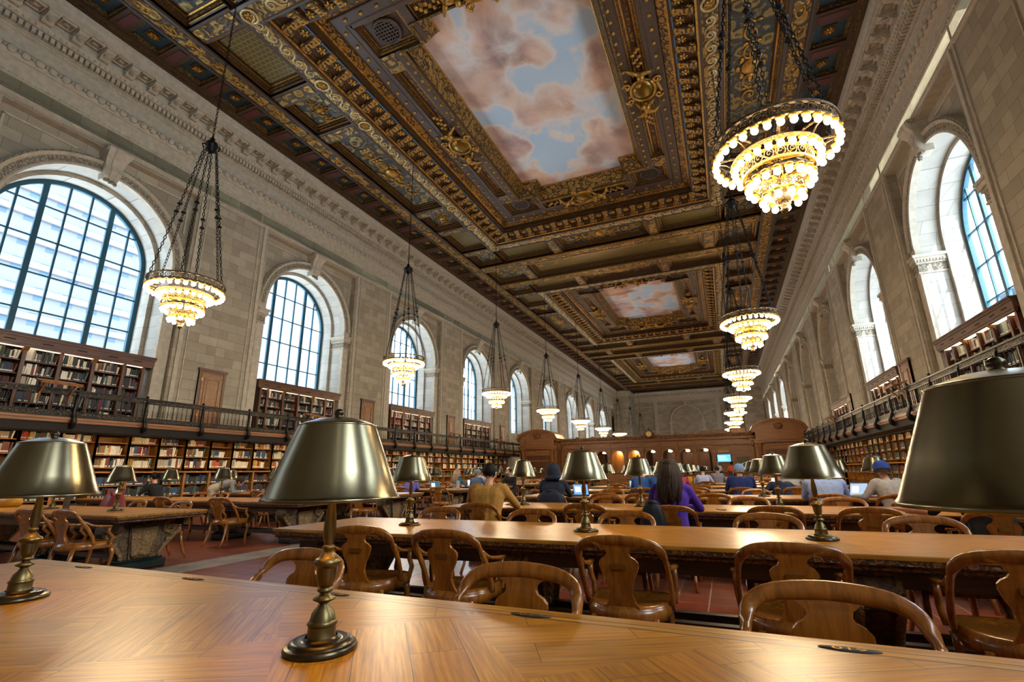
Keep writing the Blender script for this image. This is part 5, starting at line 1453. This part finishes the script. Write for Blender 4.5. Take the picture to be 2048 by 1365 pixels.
def hand(caps, w, d, up, s, mi, curl=.5):
    """palm and five bent fingers: w wrist, d pointing direction, up back-of-hand normal"""
    w, d, up = Vector(w), Vector(d).normalized(), Vector(up).normalized(); sd = d.cross(up).normalized()*s
    caps.append((w, w+d*.035, .024, .026, mi))
    for k in (-1, 0, 1): caps.append((w+d*.03+sd*.02*k, w+d*.085+sd*.023*k, .016, .014, mi))
    for k, L in ((-1.5,.06),(-.5,.075),(.5,.08),(1.5,.07)):
        a = w+d*.09+sd*.0165*k; m1 = a+d*L*.45-up*.012*curl; e = m1+(d*(1-.5*curl)-up*.8*curl).normalized()*L*.5
        caps.append((a, m1, .0105, .0098, mi)); caps.append((m1, e, .0098, .0085, mi))
    t = w+d*.03+sd*.03; m1 = t+(d*.5+sd).normalized()*.035; caps.append((t, m1, .014, .012, mi)); caps.append((m1, m1+(d+sd*.3-up*.3).normalized()*.03, .0115, .0095, mi))
def person(label, x, y, rz, top='3a3a44', legs='22242c', skin=0, hair=0, lean=.1, look=(0,0), arms=None, hairstyle='short', voxel=.013, scale=1.0, stand=False, sleeves=True, z=0.0, build=1.0, extras=None, turn=0):
    r = thing('person', label, 'person', (x, y, z), rz); r.scale = (scale,)*3
    caps = []; sk, tp, lg, sh = 0, 1, 2, 3
    V = Vector
    if stand: hip = V((0,0,.92)); kn = [V((s*.1,.03,.5)) for s in (-1,1)]; ft = [V((s*.11,-.02,.08)) for s in (-1,1)]
    else: hip = V((0,-.02,.56)); kn = [V((s*.13,.4,.5)) for s in (-1,1)]; ft = [V((s*.13,.36,.08)) for s in (-1,1)]
    la = lean
    up = V((0, math.sin(la), math.cos(la)))
    wst = hip + up*.17; chs = hip + up*.38 ; nk = hip + up*.53; sho = hip + up*.475
    if stand and la > .9: nk = hip + up*.52
    B = build
    for s in (-1, 1): caps.append((hip+V((s*.075*B,0,-.02)), wst+V((s*.06*B,0,0)), .115*B, .105*B, tp if not stand else lg)); caps.append((wst+V((s*.06*B,0,0)), chs+V((s*.085*B,0,0)), .105*B, .115*B, tp)); caps.append((chs+V((s*.085*B,0,0)), sho+V((s*.13*B,0,-.01)), .11*B, .075*B, tp))
    caps.append((hip, chs, .12*B, .12*B, tp)); caps.append((chs, nk-up*.03, .1, .06, tp))
    hd = nk + V((look[0]*.03, .03+.03*math.sin(la)-look[1]*.0, .155 if la < .9 else .05)) + V((0, .05*max(0, -look[1]), 0))
    if la > .9: hd = nk + up*.1 + V((0,.02,-.05))
    caps.append((nk-up*.02, hd-V((0,.01,.06)), .055, .055, sk))
    fx, fz = math.sin(look[0]), math.sin(look[1]); fd = V((fx*math.cos(look[1]), math.cos(look[0])*math.cos(look[1]), fz)); sd = V((fd.y, -fd.x, 0)).normalized(); hu = sd.cross(fd).normalized()
    caps.append((hd-fd*.02, hd+fd*.01+hu*.03, .088, .09, sk)); caps.append((hd+fd*.035-hu*.05, hd+fd*.05-hu*.075, .055, .042, sk))
    caps.append((hd+fd*.095+hu*.005, hd+fd*.112-hu*.022, .012, .016, sk))
    for s in (-1, 1): caps.append((hd+sd*s*.088-hu*.0, hd+sd*s*.092-hu*.03, .016, .012, sk)); caps.append((hd+fd*.07+sd*s*.03-hu*.02, hd+fd*.06+sd*s*.045-hu*.03, .03, .028, sk))
    if arms is None: arms = (((-.29,.22,.80),(-.12,.44,.80)), ((.29,.22,.80),(.12,.44,.80)))
    for s, (el, wr) in zip((-1, 1), arms):
        S = sho + V((s*.175*B,0,-.01)); el, wr = V(el), V(wr)
        caps.append((S, el, .062*B, .046, tp)); mid = el + (wr-el)*.55
        caps.append((el, mid, .046, .04, tp if sleeves else sk)); caps.append((mid, wr, .04, .03, tp if sleeves else sk))
        d = (wr-el).normalized(); hand(caps, wr, d, V((0,0,1)) if abs(d.z) < .8 else V((0,1,0)), -s, sk)
    for s, k, f in zip((-1, 1), kn, ft):
        caps.append((hip+V((s*.09,0,-.03)), k, .095, .065, lg)); caps.append((k, f, .06, .042, lg)); caps.append((f+V((0,-.02,-.03)), f+V((0,.14,-.045)), .045, .035, sh))
    body('body', caps, [SKIN[skin], cloth(top), cloth(legs), M_SOLE], r, voxel)
    # hair
    h = MB()
    if hairstyle in ('short', 'long', 'pony', 'bald'):
        M = Matrix(((sd.x,fd.x,hu.x,hd.x),(sd.y,fd.y,hu.y,hd.y),(sd.z,fd.z,hu.z,hd.z),(0,0,0,1)))
        rs = []
        n = 20
        for k in range(9):
            el_ = PI/2 - k*(PI/2+.95)/8; ring = []
            for i in range(n):
                a = 2*PI*i/n; fr = max(0, math.sin(a)); e2 = max(el_, (.42 if hairstyle != 'bald' else 1.2)*fr - .95*(1-fr) if fr > .0 else -.95)
                rr = .106 + .006*math.sin(7*a+k)
                ring.append((rr*.92*math.cos(e2)*math.cos(a), -.015+rr*1.06*math.cos(e2)*math.sin(a), .022+rr*1.02*math.sin(e2)))
            rs.append(ring)
        h.rings(rs, True, False, 0, True, M)
        if hairstyle == 'long':
            for i in range(13):
                a = PI + PI*i/12 if 0 else -PI*.08 - PI*.84*i/12
                p = [M @ V((.098*math.cos(a), .1*math.sin(a)-.015, .03)), M @ V((.112*math.cos(a), .112*math.sin(a)-.02, -.1)), M @ V((.12*math.cos(a)+.012*math.sin(i*2.3), .115*math.sin(a)-.035, -.22)), M @ V((.105*math.cos(a)+.02*math.sin(i*1.7), .1*math.sin(a)-.05, -.34-.03*math.sin(i*2.9))), M @ V((.09*math.cos(a), .08*math.sin(a)-.05, -.4-.03*math.sin(i*2.1)))]
                h.tube(p, [.03,.036,.038,.03,.008], 7)
        if hairstyle == 'pony':
            p = [M @ V(q) for q in ((0,-.1,.06),(0,-.16,.05),(0,-.185,-.04),(.01,-.17,-.16),(.015,-.16,-.26))]; h.tube(p, [.03,.04,.042,.035,.01], 8)
        h.obj('hair', [HAIR[hair]], r)
    elif hairstyle == 'hood':
        M = Matrix(((sd.x,fd.x,hu.x,hd.x),(sd.y,fd.y,hu.y,hd.y),(sd.z,fd.z,hu.z,hd.z),(0,0,0,1)))
        rs = []
        for k in range(10):
            el_ = PI/2 - k*(PI*.78)/9; ring = []
            for i in range(20):
                a = 2*PI*i/20; fr = max(0, math.sin(a)); e2 = max(el_, .5*fr - 1.0*(1-fr)) if fr > .3 else el_
                rr = .132 + (.03 if k > 7 else 0)
                ring.append((rr*math.cos(e2)*math.cos(a), -.02+rr*1.08*math.cos(e2)*math.sin(a), .02+rr*1.08*math.sin(e2)))
            rs.append(ring)
        h.rings(rs, True, False, 0, True, M); h.tube([M @ V((.13*math.cos(a), -.03+.12*math.sin(a), -.13)) for a in [2*PI*i/14 for i in range(14)]], .045, 7, closed=True)
        h.obj('hood', [cloth(top)], r)
    elif hairstyle == 'cap':
        M = Matrix(((sd.x,fd.x,hu.x,hd.x),(sd.y,fd.y,hu.y,hd.y),(sd.z,fd.z,hu.z,hd.z),(0,0,0,1)))
        c = MB(); rs = []
        for k in range(7):
            el_ = PI/2*(1-k/5.2)
            rs.append([(.112*math.cos(el_)*math.cos(a), -.008+.122*math.cos(el_)*math.sin(a), .02+.1*math.sin(el_)+min(0, math.sin(el_))*.12) for a in [2*PI*i/20 for i in range(20)]])
        c.rings(rs, True, False, 0, True, M); c.ball((0,.13,.028), (.075,.075,.012), 12, 4, 0, M); c.ball((0,0,.124), .01, 6, 4, 0, M)
        co_ = c.obj('cap', [cloth(extras or '27406e')], r)
        if label.find('baseball cap') >= 0 or True:
            pass
        h2 = MB(); rs = []
        for k in range(4): rs.append([(.1*math.cos(a), -.01+.108*math.sin(a), -.005-.03*k) for a in [PI+.15+(PI-.3)*i/12 for i in range(13)]])
        h2.rings(rs, mi=0, M=M, closed=False); h2.obj('hair', [HAIR[hair]], r)
    e = MB()
    for s in (-1, 1): e.ball(hd+fd*.088+sd*s*.033+hu*.018, (.011,.011,.008), 8, 5)
    e.tube([hd+fd*.098+sd*q*.022-hu*(.052-.004*abs(q)) for q in (-1,-.5,0,.5,1)], .0045, 5)
    e.obj('face_features', [M_EYE], r)
    return r
NEARV = .0125
pz = person
p1 = pz('man with short dark hair in mustard brown sweater seated with his back turned', -3.0, RY(2)-.95, .1, 'a8782f', '2a2a30', 0, 0, .22, (.15,-.25), hairstyle='short', voxel=NEARV, build=1.22, arms=(((-.33,.2,.82),(-.14,.46,.8)), ((.37,.22,.8),(.2,.46,.8))))
p2 = pz('woman with long brown hair in purple sweater seated with her back turned', -.63, RY(2)-.95, -.05, '4a2391', '20222a', 2, 1, .15, (.1,-.2), hairstyle='long', voxel=NEARV, build=1.0)
p3 = pz('person in dark navy hoodie with the hood up, facing a laptop', -3.04, RY(3)-.95, .1, '1b2130', '1d1f26', 1, 0, .15, (0,-.1), hairstyle='hood', voxel=NEARV, build=1.12)
p4 = pz('man in bright blue shirt seated, left of two men in blue', -1.85, RY(3)-.0+.1+1.96, 0, '2f5f9e', '22242c', 2, 3, .2, (.3,-.3), hairstyle='short', voxel=.016, build=1.1)
p5 = pz('man in plain blue shirt seated behind a brass lamp, right of two in blue', -1.42, RY(4)-.95, 0, '2b5693', '22242c', 0, 0, .2, (0,-.2), hairstyle='short', voxel=.016, build=1.15)
p6 = pz('man in navy polo shirt and pale blue cap seated with his back turned', .26, RY(4)-.95+.02, .1, '1d2c63', '2a2a30', 0, 3, .25, (.1,-.3), hairstyle='cap', voxel=.015, build=1.2, extras='7d9fc4', sleeves=False)
p7 = pz('man in pale blue shirt seated, his head hidden behind the bronze lamp', 1.36, RY(3)-.95, -.05, '9fb0d8', '2a2c38', 0, 2, .28, (0,-.35), hairstyle='short', voxel=NEARV, build=1.22)
p8 = pz('man in grey hooded sweatshirt and blue baseball cap leaning over the table', 2.25, RY(3)-.92, .45, 'a79f98', '30323a', 0, 1, .35, (.5,-.35), hairstyle='cap', voxel=NEARV, build=1.12, extras='24418f', arms=(((-.34,.2,.8),(-.36,.5,.8)), ((.3,.24,.8),(.1,.46,.8))))
p9 = pz('person in black jacket seated at the right under the large bronze shade', 2.2, RY(2)-.95, .15, '14151b', '14151b', 0, 0, .3, (-.2,-.35), hairstyle='short', voxel=NEARV, build=1.1, arms=(((-.36,.24,.8),(-.48,.5,.81)), ((.3,.24,.8),(.12,.46,.8))), sleeves=False)
p10 = pz('woman with dark ponytail in black jacket seated with hand to her face', -13.75, LY(2)+.95, 1.9, '15151a', '1c1c22', 2, 0, .3, (0,-.3), hairstyle='pony', voxel=.014, arms=(((-.26,.28,.82),(-.08,.27,1.1)), ((.28,.24,.8),(.12,.46,.8))))
p11 = pz('standing man in grey sweater and beige trousers bent over the table', -12.5, 9.05, -.75, '85837f', 'b3a388', 0, 1, 1.25, (0,-.9), hairstyle='short', voxel=.014, stand=True, arms=(((-.25,.5,.82),(-.22,.62,.62+.2)), ((.25,.5,.82),(.22,.66,.82))))
p12 = pz('person in lilac hooded top bent forward over a left table', -8.75, LY(4)-.95, .1, '6f62b4', '22242c', 2, 2, .75, (0,-.5), hairstyle='short', voxel=.015, build=1.1)
p13 = pz('woman with long blonde hair in teal patterned top', -8.75, LY(5)-.95, -.2, '3f7f92', '22242c', 2, 4, .15, (.4,-.1), hairstyle='long', voxel=.017)
p14 = pz('man in slate blue shirt and grey cap beside the blonde woman', -8.0, LY(5)-.95+.05, 0, '5a6a8c', '22242c', 0, 3, .25, (.3,-.3), hairstyle='cap', voxel=.017, extras='8a8a86')
p15 = pz('man in black sweater and glasses facing the viewer across a left table', -7.45, LY(5)+.95, PI-.1, '16161a', '1c1c22', 2, 1, .2, (.1,-.25), hairstyle='short', voxel=.015, build=1.1)
gl = MB()
for s in (-1, 1): gl.tube([(s*.035+.028*math.cos(a), .26, 1.215+.022*math.sin(a)) for a in [2*PI*i/10 for i in range(10)]], .004, 4, closed=True)
gl.obj('glasses', [M_EYE], p15)
p16 = pz('person with dark hair in white top behind the blonde woman', -9.3, LY(6)-.95, 0, 'c9c6c4', '22242c', 0, 0, .15, (0,-.1), hairstyle='short', voxel=.02)
p17 = pz('standing man in white shirt before the blue wall screen', -.55, 38.0, .1, 'b9c2dd', '2a2c38', 0, 3, .03, (0,0), hairstyle='short', voxel=.025, stand=True, arms=(((-.28,.05,1.15),(-.2,.25,1.05)), ((.28,.05,1.15),(.2,.25,1.05))))
p18 = pz('woman in orange top standing right of the man in white', .35, 37.2, .3, 'c8552a', '2a2c38', 3, 0, .03, (0,0), hairstyle='short', voxel=.025, stand=True, arms=(((-.28,.05,1.15),(-.2,.2,1.0)), ((.28,.05,1.15),(.2,.2,1.0))))
p19 = pz('woman with long dark hair facing the viewer behind a gold laptop', -1.25, RY(6)+.95, PI, '2a2628', '22242c', 2, 0, .15, (0,-.3), hairstyle='long', voxel=.017)
p20 = pz('man in navy jumper bending his head at a far table', -2.3, RY(6)+.95, PI+.2, '1a2240', '22242c', 2, 1, .4, (0,-.6), hairstyle='short', voxel=.018)
p21 = pz('person in white and blue striped shirt beside the woman with laptop', -.75, RY(6)-.95, 0, 'aab4d4', '22242c', 2, 0, .35, (0,-.4), hairstyle='short', voxel=.018)
p22 = pz('person in grey patterned shirt at a far table before the counter', -.35, RY(7)-.95, .1, '8d8790', '22242c', 0, 1, .2, (.3,-.3), hairstyle='short', voxel=.02)
p23 = pz('person in white shirt reading at a far table on the right', 1.5, RY(5)-.95, 0, 'd4d0cc', '22242c', 0, 1, .3, (0,-.4), hairstyle='short', voxel=.018)
p24 = pz('person in dark blue top behind the man in pale blue shirt', 1.05, RY(4)-.9, .1, '1b2440', '22242c', 0, 0, .75, (0,-.5), hairstyle='short', voxel=.018)
p25 = pz('person in pink top across the table from the men in blue', -1.3, RY(5)-.9, 0, '9e2f4a', '22242c', 2, 0, .5, (0,-.4), hairstyle='short', voxel=.02)
# white monogram on the blue baseball cap
cm = [c for c in KIDS[p8.name] if c.name.startswith('cap')][0]
mm = MB()
def capmark(pts): 
    hd_ = Vector((.0,.0,0))
me_c = cm.data; ctr = sum((v.co for v in me_c.vertices), Vector())/len(me_c.vertices)
bd = (Vector((CAM.x-p8.location.x, CAM.y-p8.location.y, 0))); bd.rotate(Matrix.Rotation(-.45, 3, 'Z')); bd.normalize(); bs = Vector((0,0,1)).cross(bd).normalized()
o_ = ctr + bd*.112 + Vector((0,0,.01))
for st in ([(-.022,-.02),(-.022,.02)], [(-.022,.02),(.004,-.02)], [(.004,-.02),(.004,.02)], [(-.006,.018),(.012,.0)], [(.028,.018),(.012,.0)], [(.012,.0),(.012,-.022)]):
    mm.tube([o_ + bs*u_ + Vector((0,0,v_)) for u_, v_ in st], .003, 5)
mm.obj('monogram', [plain('white embroidery', 'e6e4e0', .8)], cm)['label'] = 'white interlocked letters N and Y'

# ================================================================ things on the tables and chairs
M_PAPER = plain('white paper', 'd9d5cb', .8); M_ALU = plain('aluminium', '9a9a9c', .35, .8); M_KEY = plain('black keys', '151515', .5)
def laptop(x, y, rz, label, lid='9a9a9c', scr='8fb2d6', z=.76, mark=False):
    r = thing('laptop', label, 'laptop', (x, y, z), rz)
    lm = plain('laptop shell '+lid, lid, .35, .6)
    b = MB(); b.bbox(-.165, .165, -.115, .115, .002, .018, .004); b.obj('base', [lm], r)
    b = MB(); b.box(-.14, .14, -.02, .09, .018, .0195); k = b.obj('keyboard', [M_KEY], r)
    M = T(0, .115, .016, .28)
    b = MB(); b.bbox(-.165, .165, -.004, .004, 0, .225, .003, 0, M); s = b.obj('lid', [lm], r)
    b = MB(); b.box(-.152, .152, -.0055, -.0045, .012, .212, 0, M); b.box(-.12, .0, -.0062, -.0056, .06, .17, 1, M); b.obj('display', [emit('laptop display '+scr, scr, .8), emit('window on display '+scr, 'f0f0ee', .9)], s)
    if mark: b = MB(); b.ball((0,.006,.115), (.018,.002,.02), 10, 6, 0, M); b.obj('emblem', [plain('pale emblem', 'f0f0ea', .3)], s)
    return r
laptop(-2.72, RY(3)-.28, -.1, 'open dark laptop with white page, right of the hooded person', '2a2a2e', '6f9ac8')
laptop(-14.25, LY(2)+.35, 2.4, 'golden open laptop with pale emblem before the woman with ponytail', 'b59a62', '9fb2c8', mark=True)
laptop(-8.2, LY(4)-.3, .1, 'open laptop with dark screen beside the person in lilac', 'c8c8cc', '3d5a6e')
laptop(-8.45, LY(5)-.35, .2, 'silver laptop in front of the blonde woman', 'c8ccd4', 'b8c8e0')
laptop(-1.25, RY(6)+.35, PI, 'gold coloured laptop before the dark haired woman', 'c79a35', '9fb2c8')
laptop(-2.1, RY(4)-.3+.0, 0, 'white laptop between the two men in blue shirts', 'dcdfe4', '9fc0d8')
laptop(1.25, RY(5)-.3, 0, 'white laptop before the reader in a white shirt', 'e0e0e4', 'c8d4e4')
laptop(2.0, RY(3)-.1, .5, 'small blue laptop behind the lamp, before man with baseball cap', '1d4f9c', '9fb2c8')
def placard(x, y, rz, label, frame, face, ink, tilt=.1):
    r = thing('table_sign', label, 'sign', (x, y, .76), rz)
    b = MB(); b.bbox(-.06, .06, -.035, .035, 0, .012, .003); b.obj('foot', [frame], r)
    M = T(0, 0, .01, -tilt*.0)
    b = MB(); b.bbox(-.055, .055, -.006, .006, .01, .24, .003, 0, M); p = b.obj('panel', [frame], r)
    b = MB(); b.box(-.05, .05, -.0075, -.0062, .02, .23, 0, M)
    for k, wd in enumerate((.5,.8,.7,.4,.8,.75,.6)): b.box(-.04, -.04+.08*wd, -.0082, -.0076, .2-.025*k, .207-.025*k, 1, M)
    b.obj('printed_face', [face, ink], p)
placard(-9.45, LY(1)-.12, .35, 'dark brown upright table sign with small lines of print', plain('sign frame', '2e2519', .4), plain('sign face', '6b5f4a', .5), plain('sign ink', '2a241a', .6))
placard(-7.45, LY(4)-.15, .1, 'white upright table sign with printed grid in gilt frame', plain('gilt frame', '9a7c3a', .4), M_PAPER, plain('grey ink', '777267', .6))
def bag(name, label, x, y, z, col, dims, cat):
    r = thing(name, label, cat, (x, y, z), random.uniform(-.3,.3)); a, b_, c = dims
    m = MB(); rs = []
    for k in range(9):
        t = k/8; w = (.82+.18*math.sin(PI*min(1, t*1.3)))*(1 if t < .8 else 1-(t-.8)*1.6)
        rs.append([(a*w*math.copysign(abs(math.cos(q))**.6, math.cos(q))*(1+.05*math.sin(5*q+3*t)), b_*w*math.copysign(abs(math.sin(q))**.7, math.sin(q)), c*t) for q in [2*PI*i/20 for i in range(20)]])
    m.rings(rs, True, True); m.obj('pouch', [plain(label[:14], col, .5)], r)
    h = MB(); 
    for s in (-1, 1): h.tube([(-a*.5,s*b_*.5,c*.9),(-a*.35,s*b_*.6,c*1.14),(a*.35,s*b_*.6,c*1.14),(a*.5,s*b_*.5,c*.9)], .014, 6)
    h.obj('strap', [plain('strap '+col, col, .5)], r)
    return r
bag('handbag', 'mustard yellow leather bag lying on the nearest left table', -11.75, LY(1)+.1, .76, 'b98418', (.26,.14,.2), 'bag')
bag('backpack', 'red backpack standing on a chair behind the nearest left table', -10.3, LY(1)+.98, .46, '7a1519', (.24,.17,.5), 'backpack')
b = MB(); b.bbox(-.15,.15,-.11,.11,0,.3,.02); bn = b.obj('waste_bin', [plain('black plastic', '141517', .5)], None, (-6.88, 7.35, 0), .2); tag(bn, 'black waste bin on the floor by a left table trestle', 'bin')
# coat hung over chair backs
def coat(label, x, y, rz, col, wd=.27):
    r = thing('jacket', label, 'jacket', (x, y, 0), rz); m = MB(); rs = []
    for k in range(9):
        t = k/8; z = .885-.6*t; f_ = (.55,.86,.97,1,1,1,1,1,1)[k]; rs.append([((wd*.85+.07*t)*f_*math.cos(q)*(1+.06*math.sin(6*q+4*t)), -.3+.12*t*.6+(.07+.03*t)*f_*math.sin(q)*(1+.1*math.sin(7*q)), z + .012*math.sin(4*q)) for q in [2*PI*i/26 for i in range(26)]])
    m.rings(rs, True, True); m.obj('shell', [plain('cloth '+label[:10], col, .8)], r)
    c = MB(); c.tube([(-wd*.4,-.3,.88),(0,-.33,.9),(wd*.4,-.3,.88)], .025, 6); c.obj('collar', [plain('collar '+col, col, .8)], r)
    return r
coat('dark quilted jacket hung on the chair of the hooded person', -3.04, RY(3)-.95+.06, .1, '161c2c')
coat('black leather jacket hung on the left of the purple sweatered woman\'s chair', -.84, RY(2)-.93, .1, '15171c', .13)
def flat(name, label, cat, x, y, rz, w, d, h, mat, z=.76):
    b = MB(); b.bbox(-w/2, w/2, -d/2, d/2, 0, h, min(.004, h*.3)); return tag(b.obj(name, [mat], None, (x, y, z+.0005), rz), label, cat)
flat('phone', 'black phone lying on the table right of the purple sweatered woman', 'phone', -.12, RY(2)-.35, .4, .075, .15, .009, M_KEY)
flat('phone', 'black phone on the table beside the elbow of the person in black', 'phone', 1.75, RY(2)-.42, .2, .075, .15, .012, M_KEY)
flat('paper', 'loose white sheet on third right table, before man in pale blue shirt', 'paper', 1.5, RY(3)-.2, .3, .21, .3, .002, M_PAPER)
flat('open_book', 'white pages spread on the table right of the man in navy', 'book', 1.1, RY(4)-.1, .2, .4, .28, .02, M_PAPER)
flat('paper', 'white sheet on the table before the person in lilac', 'paper', -9.3, LY(3)+.2, .2, .3, .21, .003, M_PAPER)
flat('magazine', 'pale magazine on a chair seat beneath the second right table', 'magazine', -1.95, RY(1)+.82, .1, .28, .21, .012, plain('magazine cover', 'b8a67c', .5), .468)
flat('book', 'flat book on a chair seat behind the second right table, left of the trestle', 'book', -.95, RY(1)+.8, .2, .24, .18, .03, M_PAPER, .468)
for sc_ in _TS: bpy.data.scenes.remove(sc_)
# ================================================================ light and camera
w = bpy.data.worlds.new('sky'); SC.world = w; w.use_nodes = True
bg = w.node_tree.nodes['Background']; bg.inputs[0].default_value = (.78, .9, 1.0, 1); bg.inputs[1].default_value = 7.0
sun = bpy.data.lights.new('sun', 'SUN'); sun.energy = 6; sun.angle = .009; sun.color = (1, .95, .86)
# sampling portals in the window openings: they give no light of their own, they only tell the renderer where the sky comes in
for xw, d, y0_, bl in ((XL-1.3, 1, YW0, (10,)), (XR+1.3, -1, YR0, (4, 5, 6, 10))):
    for i in range(0, 11):
        if i in bl: continue
        L_ = bpy.data.lights.new('window_portal', 'AREA'); L_.shape = 'RECTANGLE'; L_.size = 4.5; L_.size_y = 5.8; L_.cycles.is_portal = True
        lo_ = bpy.data.objects.new('window_portal', L_); COL.objects.link(lo_)
        lo_.location = (xw, y0_+i*BAY, 7.7); lo_.rotation_euler = Vector((d,0,0)).to_track_quat('-Z', 'Y').to_euler()
so = bpy.data.objects.new('sun', sun); COL.objects.link(so)
so.rotation_euler = Vector((-.30, .62, -.62)).to_track_quat('-Z', 'Y').to_euler()
cam = bpy.data.cameras.new('camera'); co = bpy.data.objects.new('camera', cam); COL.objects.link(co)
cam.sensor_width = 36; cam.lens = 962.6*36/2048; cam.clip_start = .02; cam.clip_end = 500
def cam_basis(yaw, pitch, roll):
    cy, sy = math.cos(yaw), math.sin(yaw); f = Vector((-sy, cy, 0)); r = Vector((cy, sy, 0)); u = Vector((0,0,1))
    cp, sp = math.cos(pitch), math.sin(pitch); f2 = f*cp + u*sp; u2 = u*cp - f*sp
    cr, sr = math.cos(roll), math.sin(roll); return f2, r*cr + u2*sr, u2*cr - r*sr
f, r, u = cam_basis(.4035, .2655, -.0137)
co.matrix_world = Matrix(((r.x,u.x,-f.x,CAM.x),(r.y,u.y,-f.y,CAM.y),(r.z,u.z,-f.z,CAM.z),(0,0,0,1)))
SC.camera = co
vs = SC.view_settings; vs.view_transform = 'Standard'; vs.look = 'None'; vs.gamma = 1; vs.use_curve_mapping = False; vs.exposure = 0.95
cy = SC.cycles; cy.use_denoising = True; cy.max_bounces = 6; cy.diffuse_bounces = 3; cy.glossy_bounces = 3; cy.transmission_bounces = 4; cy.transparent_max_bounces = 8
cy.caustics_reflective = False; cy.caustics_refractive = False; cy.sample_clamp_indirect = 6.0; cy.use_light_tree = True
cy.time_limit = 1150
